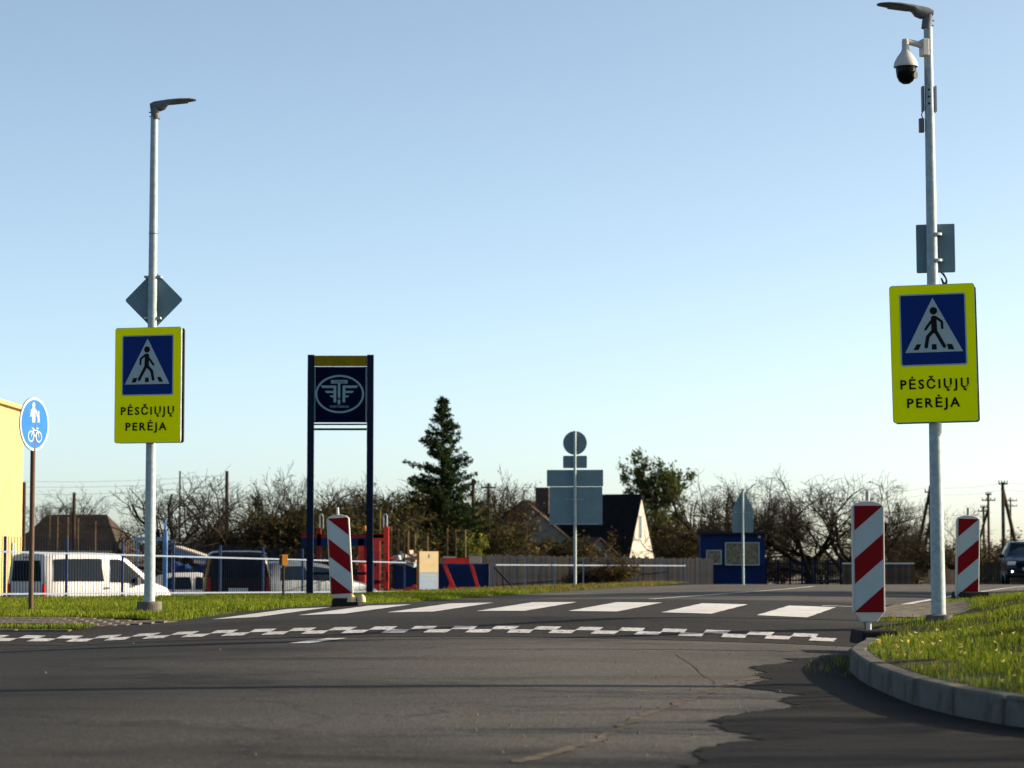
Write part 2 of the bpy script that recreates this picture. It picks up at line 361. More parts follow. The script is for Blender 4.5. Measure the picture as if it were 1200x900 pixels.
def zl(u, v):
    ue = uedge_l(v); e = np.minimum(v - vlow(u), ue - u)
    base = np.maximum(zr(np.maximum(u, -5.5), v), -0.05 - 0.003 * np.maximum(v, 0) - 0.1 * smooth((u + 4.0) / 0.3)) + 0.02 * smooth(e / 0.3) - 0.03 * smooth(e / 4) + np.minimum(0, u + 4) * 0
    e0 = np.interp(v, [0, 13, 20, 40, 60], [9, 7.5, 3.2, 2.0, 1.0])
    z = base - 0.2 * np.maximum(0, e - e0)
    return np.maximum(z, zyard(v))
_rv = [-15.6, -14.6, -14.0, -13.4, -12.5, -11.5, -10.4, -8.3, -6.4, -4.9, -2.2, 0, 200]; _ru = [40, 12, 8.6, 7.0, 6.0, 5.55, 5.2, 4.7, 4.38, 4.35, 4.1, 3.85, 3.85]
def uedge_r(v): return np.interp(v, _rv, _ru)
def kerbh(v): return np.interp(v, [-4.2, -2.4], [0.155, 0.01])
def zm(u, v):
    ue = uedge_r(v); t = np.maximum(u - ue, 0)
    far = np.interp(v, [0, 8, 25, 60], [0.17, 0.15, 0.06, 0.0])
    near = np.interp(v, [-12, -4, 0], [0.05, 0.13, 1.0]); amp = np.where(v < 0, np.minimum(near, 0.17), far)
    lump = 0.035 * np.sin(u * 2.3 + v * 1.1) + 0.022 * np.sin(v * 3.1 - u * 1.7)
    return zr(np.minimum(ue, 6.0), v) + kerbh(v) + 0.02 * smooth(t / 0.25) + amp * smooth((t - 0.2) / 2.2) + lump * smooth(t / 1.2)
def grid_sheet(name, US, VS, zf, mat, kind='structure', off=0.0, warp=None, parent=None):
    U, V = np.meshgrid(US, VS)
    if warp is not None: U, V = warp(U, V)
    Z = zf(U, V) + off; X, Y = OX + U * ct + V * st_, OY - U * st_ + V * ct
    P = np.stack([X, Y, Z], -1).reshape(-1, 3); nu, nv = len(US), len(VS)
    i = (np.arange(nv - 1)[:, None] * nu + np.arange(nu - 1)[None]).ravel()
    return npmesh(name, P, np.stack([i, i + 1, i + 1 + nu, i + nu], 1), mat, kind, parent, True)
def span(*segs): return np.unique(np.concatenate([np.arange(a, b, s) for a, b, s in segs]))

# ground to the horizon
gx = np.concatenate([-np.geomspace(3000, 60, 14), np.arange(-50, 51, 10), np.geomspace(60, 3000, 14)])
gy = np.concatenate([np.arange(-60, 160, 10), np.geomspace(170, 4000, 18)])
GX, GY = np.meshgrid(gx, gy)
gu, gv = UV(GX, GY)
GZ = np.where(GY > 60, np.interp(GX, [-6, 6], [-1.16, -0.98]), -1.16)
P = np.stack([GX, GY, GZ], -1).reshape(-1, 3); i = (np.arange(len(gy) - 1)[:, None] * len(gx) + np.arange(len(gx) - 1)[None]).ravel()
npmesh('ground', P, np.stack([i, i + 1, i + 1 + len(gx), i + len(gx)], 1), FIELD, 'structure', None, True)

us = span((-46, -8, 1.5), (-8, 7, 0.2), (7, 47, 1.5)); vs = span((-30, -4, 0.5), (-4, 8, 0.1), (8, 40, 0.8), (40, 100, 2))
def zroad(U, V):   # dives under the verge on the yard side
    return np.where((V > 0.1) & (U < uedge_l(V) - 0.22), np.minimum(zr(U, V), -1.3), zr(U, V))
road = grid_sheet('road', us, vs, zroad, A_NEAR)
grid_sheet('speed_table', span((-6.3, -3.6, 0.2), (-3.6, 4.1, 0.15)), span((-2.36, 4.9, 0.08)), zr, A_TABLE, off=0.004,
           warp=lambda U, V: (U, np.where(V > -0.3, np.where(U < -3.7, -0.3 + (V + 0.3) * 0.0 + 0.0005 * V, V), V + 0.03 * np.sin(U * 2.1) * (V < -2.3))))
# left verge and yard
tt = np.concatenate([np.arange(0, 1, 0.1), np.arange(1, 6, 0.4), np.arange(6, 46, 1.5)])
vv = np.concatenate([np.arange(0, 1.2, 0.1), np.arange(1.2, 30, 0.6), np.arange(30, 64, 1.5)])
def warp_l(T, V):
    U = uedge_l(V) - T; return U, V + vlow(U) * np.exp(-V / 4)
verge_l = grid_sheet('grass_verge', tt, vv, zl, SOIL, off=0.0, warp=warp_l)
grid_sheet('yard', np.arange(-160, -8, 4.0), np.concatenate([np.arange(10, 64, 3.0), np.arange(64, 200, 6)]), lambda U, V: zyard(V) + 0.015, GRAVEL)
# right verge
tt2 = np.concatenate([np.arange(0, 1, 0.08), np.arange(1, 5, 0.3), np.arange(5, 60, 2.5)])
vv2 = np.concatenate([np.arange(-15.5, 10, 0.2), np.arange(10, 100, 1.5)])
verge_r = grid_sheet('grass_verge', tt2, vv2, zm, SOIL, warp=lambda T, V: (uedge_r(V) + T + np.where(T == 0, 0, 0), V))
grid_sheet('gravel_shoulder', np.arange(3.7, 5.6, 0.12), span((0.2, 60, 0.5)), lambda U, V: np.maximum(zm(U, V), zr(U, V)) * 1.0, GRAVEL, off=0.006,
           warp=lambda U, V: (3.75 + (U - 3.7) * (0.45 + 0.25 * np.sin(V * 0.9) * np.sin(V * 0.37 + 1) + np.clip((V - 8) / 14, 0, 0.7)), V))

# kerbs of single stones
def kerb(name, pts, hgt, wdt, mat):
    k = bpy.data.objects.new(name, None); C.objects.link(k); k['kind'] = 'structure'
    for a, b in zip(pts[:-1], pts[1:]):
        a = Vector(a); b = Vector(b); d = b - a; L = d.length - 0.012
        m = MB().box((0, 0, 0), (L, wdt, hgt))
        m.v = [(x * (0.99 if z > 0 else 1), y * (0.86 if z > 0 else 1), z) for x, y, z in m.v]
        o = m.build('kerb_stone', mat, k, bevel=0.018)
        o.location = (a + b) / 2; o.rotation_euler = d.to_track_quat('X', 'Z').to_euler()
        o.rotation_euler.x += R(random.uniform(-2, 2))
    return k
kv = [-14.55]; kp = []
def kpt(v): u = float(uedge_r(v)) + 0.06; x, y = W(u, v); return Vector((x, y, float(zr(min(u, 6), v)) + kerbh(v) - 0.11))
vcur = -14.5; pts = [kpt(vcur)]
while vcur < -4.1:
    vn = vcur
    while (kpt(vn) - pts[-1]).length < (0.95 if vcur > -12 else 0.75) and vn < -4.05: vn += 0.02
    pts.append(kpt(vn)); vcur = vn
kerb('kerb', pts, 0.26, 0.15, CONCRETE)
lp = []
for u in (-9.5, -8.7, -7.9, -7.1, -6.3, -5.6, -4.95, -4.35):
    x, y = W(u, -1.28 + 0.03 * (u + 5)); lp.append(Vector((x, y, -0.262)))
kerb('side_kerb', lp, 0.24, 0.14, CONCRETE)

# paved footpath on the left
path = bpy.data.objects.new('footpath', None); C.objects.link(path); path['kind'] = 'structure'
pm = MB().box((0, 0, 0), (0.196, 0.096, 0.06)); pmesh = pm.mesh('paver'); pmesh.materials.append(PAVER)
def zpath(u, v): return -0.03 * float(smooth((u + 4.8) / 0.9)) - 0.045 - 0.105 * (float(vlow(u)) - v) / 0.95
nrow = 0
for r in range(14):
    for c in range(24):
        u = -8.0 + c * 0.2 + (0.1 if r % 2 else 0); vl = float(vlow(u)); v = vl - 0.06 - r * 0.1
        lowlim = -0.75 + 0.10 * (u + 5) if u < -4.6 else -1.05
        if u > -3.75 - (vl - v) * 0.75 or v < lowlim: continue
        if nrow >= 290: continue
        x, y = W(u, v); o = shared('paver', pmesh, path, (x, y, zpath(u, v) - 0.020 + random.uniform(-.002, .002)), (R(6.3 + random.uniform(-.6, .6)), R(random.uniform(-.6, .6)), -TH)); nrow += 1
grid_sheet('path_bed', span((-12, -3.55, 0.3)), np.array([0, .2, .4, .6, .8, 1, 1.001]), lambda U, V: -0.03 * smooth((U + 4.8) / 0.9) - 0.045 - 0.105 * (vlow(U) - V) / 0.95 - 0.3 * ((vlow(U) + 0.05 - V) > 1.1005), GRAVEL, off=-0.006,
           warp=lambda U, V: (U, vlow(U) + 0.05 - V * 1.1))

# ------------------------------------------------------------------ painted markings (children of the road)
def mark(name, corners, mat, off=0.008, nu=6, nv=10):
    """corners (u,v) near-left, near-right, far-right, far-left"""
    a, b, c_, d_ = [np.array(k, float) for k in corners]
    s, t = np.meshgrid(np.linspace(0, 1, nu), np.linspace(0, 1, nv))
    Q = (a[None, None] * ((1 - s) * (1 - t))[..., None] + b * (s * (1 - t))[..., None] + c_ * (s * t)[..., None] + d_ * ((1 - s) * t)[..., None])
    Q[..., 0] += 0.006 * np.sin(Q[..., 1] * 9 + Q[..., 0] * 3); U, V = Q[..., 0], Q[..., 1]
    Z = zr(U, V) + off; P = np.stack([OX + U * ct + V * st_, OY - U * st_ + V * ct, Z], -1).reshape(-1, 3)
    i = (np.arange(nv - 1)[:, None] * nu + np.arange(nu - 1)[None]).ravel()
    return npmesh(name, P, np.stack([i, i + 1, i + 1 + nu, i + nu], 1), mat, None, road, True)
for k in range(7):
    u0 = -3.27 + k * 1.0
    mark('zebra_stripe', ((u0, 0.02), (u0 + 0.53, 0), (u0 + 0.53, 2.57), (u0, 2.57)), PAINT)
for k in range(22):
    u0 = -5.55 + k * 0.423
    wear = PAINT_OLD
    mark('ramp_square', ((u0, -1.83), (u0 + 0.235, -1.83), (u0 + 0.235, -1.625), (u0, -1.625)), wear, nu=3, nv=4)
    mark('ramp_square', ((u0 + 0.2, -2.035), (u0 + 0.435, -2.035), (u0 + 0.435, -1.832), (u0 + 0.2, -1.832)), wear, nu=3, nv=4)
mark('dash_line', ((-1.02, -3.9), (-0.82, -3.9), (-0.82, -2.75), (-1.02, -2.75)), PAINT_OLD)
for k in range(8):
    f = lambda s: -0.2 - 0.0013 * max(0, s - 6) ** 2
    a, b = 6.6 + k * 4.5, 6.6 + (k + 1) * 4.5
    mark('centre_line', ((f(a) - .06, a), (f(a) + .06, a), (f(b) + .06, b), (f(b) - .06, b)), PAINT_OLD, nu=2)
for k in range(10):
    a, b = 3.1 + k * 6, 9.1 + k * 6
    mark('edge_line', ((3.5, a), (3.62, a), (3.62, b), (3.5, b)), PAINT_OLD, nu=2)
mark('edge_line', ((3.05, 3.0), (3.62, 3.05), (3.62, 3.2), (3.05, 3.15)), PAINT_OLD, nu=4, nv=2)
SEAM = M('sandy_seam', (.12, .10, .078), .95, var=.4, scale=14, dirt=(.05, .046, .04), dirt_amt=.4)
def seam(pts, wd=.035):
    P = []
    for (a, b) in zip(pts[:-1], pts[1:]):
        for f in np.linspace(0, 1, 14, endpoint=False): P.append((a[0] + (b[0] - a[0]) * f, a[1] + (b[1] - a[1]) * f))
    P = np.array(P); P += rng.normal(0, .012, P.shape); U = np.stack([P[:, 0] - wd * rng.uniform(.3, 1, len(P)), P[:, 0] + wd * rng.uniform(.3, 1, len(P))], 1); V = np.stack([P[:, 1], P[:, 1]], 1)
    Z = zr(U, V) + .004; Q = np.stack([OX + U * ct + V * st_, OY - U * st_ + V * ct, Z], -1).reshape(-1, 3); i = np.arange(len(P) - 1) * 2
    npmesh('joint_seam', Q, np.stack([i, i + 1, i + 3, i + 2], 1), SEAM, None, road)
def gp(px, py):
    d = 20.0
    for _ in range(12):
        x = XX(px, d); z = float(zr(*UV(x, d))); d = (CAM_Z - z) * F_PX / (py - HOR)
    return UV(XX(px, d), d)
seam([gp(792, 766), gp(846, 804)], .009); seam([gp(900, 788), gp(846, 804), gp(758, 835), gp(690, 870), gp(600, 893)], .05)
# fresh asphalt patch beside the kerb, ragged edge
rows = np.arange(-20, -4.3, 0.05)
bnd = np.interp(rows, [-20, -16.5, -14.9, -14.4, -13.3, -12.2, -10.95, -9.8, -9.2, -8.2, -6.7, -5.4, -4.4], [3.6, 4.1, 4.65, 4.5, 4.65, 4.25, 4.5, 4.45, 4.02, 4.0, 3.7, 3.8, 3.9])
wk = np.cumsum(rng.normal(0, 1, len(rows))); wk = wk - np.convolve(wk, np.ones(25) / 25, 'same'); wk[:13] = wk[-13:] = 0
bnd = bnd + 0.04 * np.sin(rows * 5.1) + 0.035 * wk / wk.std() + rng.normal(0, 0.02, len(rows))
endu = np.maximum(uedge_r(rows) + 0.15, bnd + 0.3); endu = np.minimum(endu, 30)
ss = np.linspace(0, 1, 18) ** 1.3
U = bnd[:, None] + (endu - bnd)[:, None] * ss[None]; V = np.repeat(rows[:, None], 18, 1)
Z = zr(U, V) + 0.005 + 0.012 * smooth((U - bnd[:, None]) / 0.3)
P = np.stack([OX + U * ct + V * st_, OY - U * st_ + V * ct, Z], -1).reshape(-1, 3); i = (np.arange(len(rows) - 1)[:, None] * 18 + np.arange(17)[None]).ravel()
npmesh('asphalt_patch', P, np.stack([i, i + 1, i + 19, i + 18], 1), A_PATCH, 'structure', None, True)

# ------------------------------------------------------------------ grass blades (uncountable)
def blades(name, U, V, Z, hmin, hmax, wd, mat, label, flat=0.5):
    n = len(U); X, Y = OX + U * ct + V * st_, OY - U * st_ + V * ct
    yaw = rng.uniform(0, 2 * np.pi, n); h = rng.uniform(hmin, hmax, n) * (0.75 + 0.5 * (np.sin(U * 1.9 + V) * np.sin(V * 2.3) * 0.5 + 0.5))
    lean = rng.uniform(0.1, flat, n) * h; la = rng.uniform(0, 2 * np.pi, n); ww = wd * rng.uniform(0.6, 1.3, n)
    dx, dy = np.cos(yaw) * ww, np.sin(yaw) * ww; lx, ly = np.cos(la) * lean, np.sin(la) * lean
    A = np.stack([X - dx, Y - dy, Z - 0.01], 1); B = np.stack([X + dx, Y + dy, Z - 0.01], 1)
    m1 = np.stack([X + dx * .8 + lx * .35, Y + dy * .8 + ly * .35, Z + h * .6], 1); m0 = np.stack([X - dx * .8 + lx * .35, Y - dy * .8 + ly * .35, Z + h * .6], 1)
    T = np.stack([X + lx, Y + ly, Z + h], 1)
    Vv = np.stack([A, B, m1, m0, T], 1).reshape(-1, 3); b = np.arange(n)[:, None] * 5
    tri = np.concatenate([b + [0, 1, 2], b + [0, 2, 3], b + [3, 2, 4]], 1).reshape(-1, 3)
    o = npmesh(name, Vv, tri, mat, 'stuff'); return tag(o, label, 'grass')
n = 290000; T = rng.uniform(0, 1, n) ** 0.9 * 5.4 + 0.02; V = rng.uniform(-14.2, 12, n)
U = uedge_r(V) + T; X, Y = OX + U * ct + V * st_, OY - U * st_ + V * ct
gapn = np.sin(U * 3.3 + 1) * np.sin(V * 2.6) + 0.5 * np.sin(U * 7 + V * 5)
ok = (X / Y < 0.29) & (T > 0.13) & ((V < 0) | (T > 0.7 + 0.3 * np.sin(V))) & (gapn > -0.5 + rng.uniform(-.3, .3, n)) & ((T > 0.5) | (rng.uniform(0, 1, n) < 0.5)); U, V = U[ok], V[ok]
blades('grass', U, V, zm(U, V), 0.012, 0.062, 0.0032, GRASS, 'uneven green grass on the kerbed mound by the tall camera mast')
n = 230000; T = rng.uniform(0, 1, n) * 13 + 0.03; V0 = rng.uniform(0, 1, n) ** 1.4 * 26
U = uedge_l(V0) - T; V = V0 + vlow(U) * np.exp(-V0 / 4); X, Y = OX + U * ct + V * st_, OY - U * st_ + V * ct
ok = (X / Y > -0.31) & (zl(U, V) > -0.5); U, V = U[ok], V[ok]
blades('grass', U, V, zl(U, V), 0.02, 0.07, 0.0045, GRASS, 'strip of green grass in front of the blue bar fence')
n = 16000; V0 = rng.uniform(22, 58, n); T = rng.uniform(0, 1, n) * 2.6 + 0.03; U = uedge_l(V0) - T
blades('grass', U, V0, zl(U, V0), 0.03, 0.09, 0.008, GRASS_DRY, 'thin dry grass strip along the far road edge')
n = 6000; U = rng.uniform(-9.5, -4.25, n); V = -1.22 + 0.03 * (U + 5) + rng.uniform(0, 0.42, n)
blades('grass', U, V, -0.135 + 0 * U, 0.02, 0.07, 0.004, GRASS, 'narrow grass strip between footpath pavers and ramp kerb')
n = 420; U = rng.normal(4.34, 0.12, n); V = rng.normal(-5.6, 0.8, n); kk = U < uedge_r(V) + 0.1; U, V = U[kk], V[kk]
blades('grass', U, V, zr(U, V), 0.02, 0.08, 0.004, GRASS, 'weeds at the foot of the kerb end')
n = 260; T = rng.uniform(0.2, 3.5, n); V = rng.uniform(-13, -3, n); U = uedge_r(V) + T; Z = zm(U, V) + 0.045
X, Y = OX + U * ct + V * st_, OY - U * st_ + V * ct
q = rng.normal(0, 0.014, (n, 4, 3)); Vv = (np.stack([X, Y, Z], 1)[:, None] + q).reshape(-1, 3)
tag(npmesh('fallen_leaves', Vv, np.arange(n * 4).reshape(-1, 4), LITTER, 'stuff'), 'scattered yellow fallen leaves on the kerbed grass mound', 'leaves')
# grit and stones lying on the asphalt
n = 380; U = rng.uniform(-3, 4.4, n); V = rng.uniform(-15, -2.6, n); near = rng.uniform(0, 1, n) < np.clip((U - 1.5) / 3, 0.08, 1); U, V = U[near], V[near]; n = len(U)
X, Y = OX + U * ct + V * st_, OY - U * st_ + V * ct; Z = zr(U, V) + 0.012; r = rng.uniform(0.004, 0.014, n)
tet = np.array([[1, 0, -.6], [-.5, .87, -.6], [-.5, -.87, -.6], [0, 0, .9]]); Vv = (np.stack([X, Y, Z], 1)[:, None] + tet[None] * r[:, None, None]).reshape(-1, 3)
b = np.arange(n)[:, None] * 4; tri = np.concatenate([b + [0, 1, 3], b + [1, 2, 3], b + [2, 0, 3]], 1).reshape(-1, 3)
tag(npmesh('grit', Vv, tri, SEAM, 'stuff'), 'loose grit scattered on the asphalt by the kerb', 'grit')

exec_parts = None
# ------------------------------------------------------------------ crossing signs, masts
def ped_sign(parent, zc, yaw, lime, mirror, y_off, shift=0.0, lean=0.0):
    """illuminated box sign: two panels on either side of the mast"""
    S = 0.00205; wd, hg = 0.83, 1.36
    s = bpy.data.objects.new('crossing_sign', None); C.objects.link(s); s.parent = parent
    s.location = (shift, 0, zc); s.rotation_euler = (0, lean, yaw)
    MB().prism(rrect(-wd/2, -hg/2, wd/2, hg/2, 0.03), y_off - 0.028, y_off).build('panel', GALV, s)
    MB().prism(rrect(-wd/2 + .006, -hg/2 + .006, wd/2 - .006, hg/2 - .006, 0.03), y_off - 0.031, y_off - 0.0275).build('lime_face', lime, s)
    MB().prism(rrect(-wd/2 + .012, -hg/2 - .0, wd/2 + .012, hg/2 - .01, 0.03), -0.06 if not mirror else 0.06, -0.03 if not mirror else 0.09).build('rear_panel', DARK, s)
    for z in (-0.5, 0.5): MB().box((0, 0.03, z), (0.16, 0.15, 0.04)).build('mount_bracket', GALV, s)
    g = lambda x, y: ((-1 if mirror else 1) * (x - 297) * S, (436 - y) * S)
    def ly(name, polys, mat, y):
        m = MB()
        for p in polys: m.prism([g(*k) for k in p], y - 0.0012, y)
        return m.build(name, mat, s)
    y0 = y_off - 0.0315
    MB().prism(rrect(*g(138, 496) if not mirror else g(454, 496), *(g(454, 148) if not mirror else g(138, 148)), 0.02), y0 - .0012, y0).build('white_border', SWHITE, s)
    a, b = (g(145, 489), g(447, 155)) if not mirror else (g(447, 489), g(145, 155))
    MB().prism(rrect(*a, *b, 0.015), y0 - .0026, y0 - .0013).build('blue_field', SBLUE, s)
    ly('white_triangle', [[(295, 168), (157, 431), (431, 431)]], SWHITE, y0 - .0028)
    fig = [circ(292, 232, 18)]
    for p, th in (([(292, 268), (290, 328)], 27), ([(284, 262), (254, 285), (252, 316)], 12), ([(306, 284), (332, 320)], 12),
                  ([(285, 330), (245, 404)], 17), ([(294, 326), (322, 356), (331, 404)], 17)): fig += capsule(p, th)
    for k, poly in enumerate(fig): ly('figure' if k else 'figure_head', [poly], SBLACK, y0 - .0042 - .0001 * k)
    for q in ([(208, 395), (234, 393), (226, 420), (198, 421)], [(282, 393), (304, 393), (305, 419), (281, 419)], [(354, 391), (376, 391), (392, 418), (368, 419)]):
        ly('zebra_bar', [q], SBLACK, y0 - .0042)
    text_mesh('PĖSČIŲJŲ', 0.128, SBLACK, 'lettering', s, 0, (436 - 605) * S, y0 - .002, 1.3, 0.665, 0.001, 0.0032)
    text_mesh('PERĖJA', 0.128, SBLACK, 'lettering', s, -0.015, (436 - 695) * S, y0 - .002, 1.3, 0.515, 0.001, 0.0032)
    return s
def luminaire(parent, z, yaw, L=0.5):
    l = bpy.data.objects.new('lamp_head', None); C.objects.link(l); l.parent = parent; l.location = (0, 0, z); l.rotation_euler = (0, R(-7), yaw)
    rings = []
    for x, hw, zt, zb in ((-0.05, .035, .055, -.01), (0.0, .05, .075, -.035), (0.07, .065, .08, -.05), (0.12, .075, .08, -.035), (0.16, .09, .08, .015), (0.3, .11, .075, .03), (0.42, .10, .065, .032), (L - .02, .07, .05, .034), (L, .03, .045, .037)):
        zc, hh = (zt + zb) / 2, (zt - zb) / 2
        rings.append([(x, hw * math.cos(t) * (1 if abs(math.cos(t)) < .9 else 1), zc + hh * math.copysign(abs(math.sin(t)) ** .7, math.sin(t))) for t in [2 * math.pi * i / 14 for i in range(14)]])
    MB().loft(rings).build('housing', GREYP, l, smooth=True)
    MB().box((0.30, 0, 0.029), (0.2, 0.14, 0.012)).build('lens_plate', GREYP, l)
    MB().cyl((0, 0, -0.14), (0, 0, -0.0), 0.052, 0.05, 14).build('spigot', GREYP, l, smooth=True)
    for zz in (-0.05, -0.1): MB().cyl((-0.09 + 0.02, 0, zz), (-0.045, 0, zz), 0.009, 0.009, 6).build('bolt', GALV, l)
    return l
DL = 29.1; bl = PX(175, 712, DL)
mL = thing('crossing_mast', 'tall slim lamp mast on round concrete footing in the grass, with diamond sign', 'mast', bl)
bl_z = 0.0
HL = ZZ(137, DL) - bl.z
MB().cyl((0, 0, 0), (0, 0, HL), 0.066, 0.044, 24).build('mast_pole', GALV, mL, smooth=True)
MB().lathe([(0, -0.25), (0.15, -0.25), (0.147, 0.05), (0.135, 0.07), (0.0, 0.075)], 24).build('concrete_footing', CONCRETE, mL, smooth=True)
luminaire(mL, HL + .11, R(5))
ped_sign(mL, ZZ(452, DL) - bl.z, -TH, LIME_A, False, -0.09)
dz = ZZ(351, DL) - bl.z
dmd = bpy.data.objects.new('diamond_sign', None); C.objects.link(dmd); dmd.parent = mL; dmd.location = (0, 0, dz); dmd.rotation_euler = (0, 0, R(-6))
rot45 = [(x * .7071 - z * .7071, x * .7071 + z * .7071) for x, z in rrect(-.25, -.25, .25, .25, .03)]
MB().prism(rot45, 0.065, 0.07).build('sign_plate', ALU, dmd)
for zz in (-.22, .27): MB().box((0, 0.03, zz), (0.2, 0.1, 0.025)).build('clamp', GALV, dmd)
for zz in (1.4, 3.2): MB().cyl((0, 0, HL - zz), (0, 0, HL - zz + .004), 0.055, 0.055, 20).build('seam', DARK, mL)
DR = 24.4; br = PX(1100, 721, DR)
mR = thing('crossing_mast', 'tall galvanised mast on the kerbed grass mound carrying a white dome camera', 'mast', br, rot=(0, R(-0.35), 0))
HR = ZZ(32, DR) - br.z
MB().cyl((0, 0, -0.1), (0, 0, HR), 0.072, 0.043, 24).build('mast_pole', GALV, mR, smooth=True)
MB().lathe([(0, -0.3), (0.14, -0.3), (0.13, 0.0), (0.0, 0.02)], 20).build('concrete_footing', CONCRETE, mR, smooth=True)
luminaire(mR, HR + .125, R(184), 0.52)
ped_sign(mR, ZZ(415, DR) - br.z, R(-11), LIME_B, True, -0.09, lean=R(-0.7))
# grey cabinet plate behind the mast
cz = ZZ(290, DR) - br.z
cb = MB().prism(rrect(-.19, -.24, .19, .24, .012), 0.06, 0.12).build('control_box', ALU, mR); cb.location = (0.035, 0, cz); cb.rotation_euler = (0, 0, R(-10))
for zz in (-.13, .13): MB().cyl((0, 0, zz - .012), (0, 0, zz + .012), 0.066, 0.066, 16).box((0, 0.02, zz), (0.15, 0.06, 0.02)).build('pipe_clamp', GALV, cb)
for s_ in (0, 1):
    pts = [Vector((0.05 + s_ * .02 + 0.05 * math.sin(math.pi * k / 8) * (1 - .3 * s_), 0.075, -.24 - .12 * math.sin(math.pi * k / 16) - 0.01 * s_)) if k < 8 else Vector((0.05, 0.06, -.30)) for k in range(9)]
    MB().path(pts, 0.008, 6).build('cable', DARK, cb)
# dome camera on its bracket
hz = ZZ(54, DR) - br.z
dc = bpy.data.objects.new('dome_camera', None); C.objects.link(dc); dc.parent = mR; dc.location = (0, 0, hz); dc.rotation_euler = (0, 0, R(14))
MB().box((-.045, 0, -.02), (.07, .11, .17)).build('mount_box', WHITEP, dc, bevel=.01)
MB().loft([[(x, r * math.cos(t), z + r * math.sin(t)) for t in [2 * math.pi * i / 12 for i in range(12)]] for x, z, r in ((-.05, -.0, .04), (-.12, .015, .032), (-.2, .03, .03), (-.245, .03, .034))]).build('bracket_arm', WHITEP, dc, smooth=True)
MB().lathe([(0.0, .06), (.03, .058), (.036, .03), (.036, -.04), (.05, -.075), (.085, -.12), (.112, -.17), (.122, -.21), (.12, -.222), (0, -.224)], 28, c=(-.245, 0, 0)).build('camera_shroud', WHITEP, dc, smooth=True)
MB().lathe([(0, -.224), (.1, -.226), (.1, -.26), (.092, -.32), (.07, -.365), (.035, -.39), (0, -.396)], 28, c=(-.245, 0, 0)).build('camera_ball', BLACKG, dc, smooth=True)
MB().cyl((-.2, -.05, -.31), (-.175, -.085, -.315), .038, .038, 18).build('lens_window', WGLASS, dc, smooth=True)
MB().box((-.2, -.07, -.262), (.06, .04, .02)).build('lens_cap', WHITEP, dc)
for x, py0, py1 in ((-.062, 101, 130), (.062, 101, 131)):
    z0, z1 = ZZ(py1, DR) - br.z, ZZ(py0, DR) - br.z
    MB().box((x, .02, (z0 + z1) / 2), (.018, .09, z1 - z0)).build('antenna_plate', GREYP if x < 0 else WHITEP, mR)
z0 = ZZ(147, DR) - br.z
MB().box((-.082, .0, z0), (.05, .06, .14)).build('junction_box', GREYP, mR, bevel=.006)
MB().path([(-.07, 0, z0 + .07), (-.08, 0, z0 + .11), (-.06, 0, z0 + .16)], .006).build('cable', DARK, mR)
for py in (106, 114, 122): MB().cyl((-.02, -.055, ZZ(py, DR) - br.z), (.0, -.05, ZZ(py, DR) - br.z), .01, .01, 6).build('bolt', DARK, mR)

# path sign (round, blue) on brown post
DC = 29.5; b = PX(36, 719, DC)
t = thing('path_sign', 'round blue shared footpath and cycle sign with white rim on a thin brown post', 'sign', b)
HC = ZZ(497, DC) - b.z
MB().cyl((0, 0, -.1), (0, 0, HC + .25), .03, .03, 12).build('post', M('brown_post', (.10, .065, .045), .6), t, smooth=True)
d = bpy.data.objects.new('sign_disc', None); C.objects.link(d); d.parent = t; d.location = (-0.025, 0, HC); d.rotation_euler = (0, 0, R(69))
MB().prism(circ(0, 0, .325, 40), -.045, -.035).build('disc_plate', ALU, d)
MB().prism(circ(0, 0, .322, 40), -.0475, -.0452).build('white_rim', SWHITE, d)
MB().prism(circ(0, 0, .288, 40), -.050, -.0477).build('blue_face', SBLUE_L, d)
def fig(polys, nm):
    m = MB()
    for k, p in enumerate(polys): m.prism(p, -.0525 - .0001 * k, -.0502)
    m.build(nm, SWHITE, d)
k = .0119   # metres per crop unit across the foreshortened face is handled by real proportions
fig([circ(-.03, .225, .035), *capsule([(-.03, .165), (-.03, .10)], .085), *capsule([(-.085, .16), (-.095, .09)], .025), *capsule([(.025, .16), (.045, .10)], .025), *capsule([(-.05, .1), (-.05, .03)], .034), *capsule([(-.012, .1), (-.012, .03)], .034)], 'adult_figure')
fig([circ(.075, .14, .022), *capsule([(.075, .1), (.075, .07)], .045), *capsule([(.065, .07), (.065, .03)], .02), *capsule([(.09, .07), (.09, .03)], .02)], 'child_figure')
def ring(cx, cz, r, th): return sum([capsule([(cx + r * math.cos(a), cz + r * math.sin(a)), (cx + r * math.cos(a + .4), cz + r * math.sin(a + .4))], th, 3) for a in np.arange(0, 6.3, .4)], [])
fig(ring(-.085, -.15, .06, .018) + ring(.085, -.15, .06, .018) + capsule([(-.085, -.15), (-.045, -.075), (.055, -.075), (.085, -.15)], .014) + capsule([(-.045, -.075), (0, -.15), (.055, -.075)], .014) + capsule([(-.07, -.055), (-.025, -.055)], .016) + capsule([(.03, -.05), (.07, -.05)], .016), 'bicycle_figure')

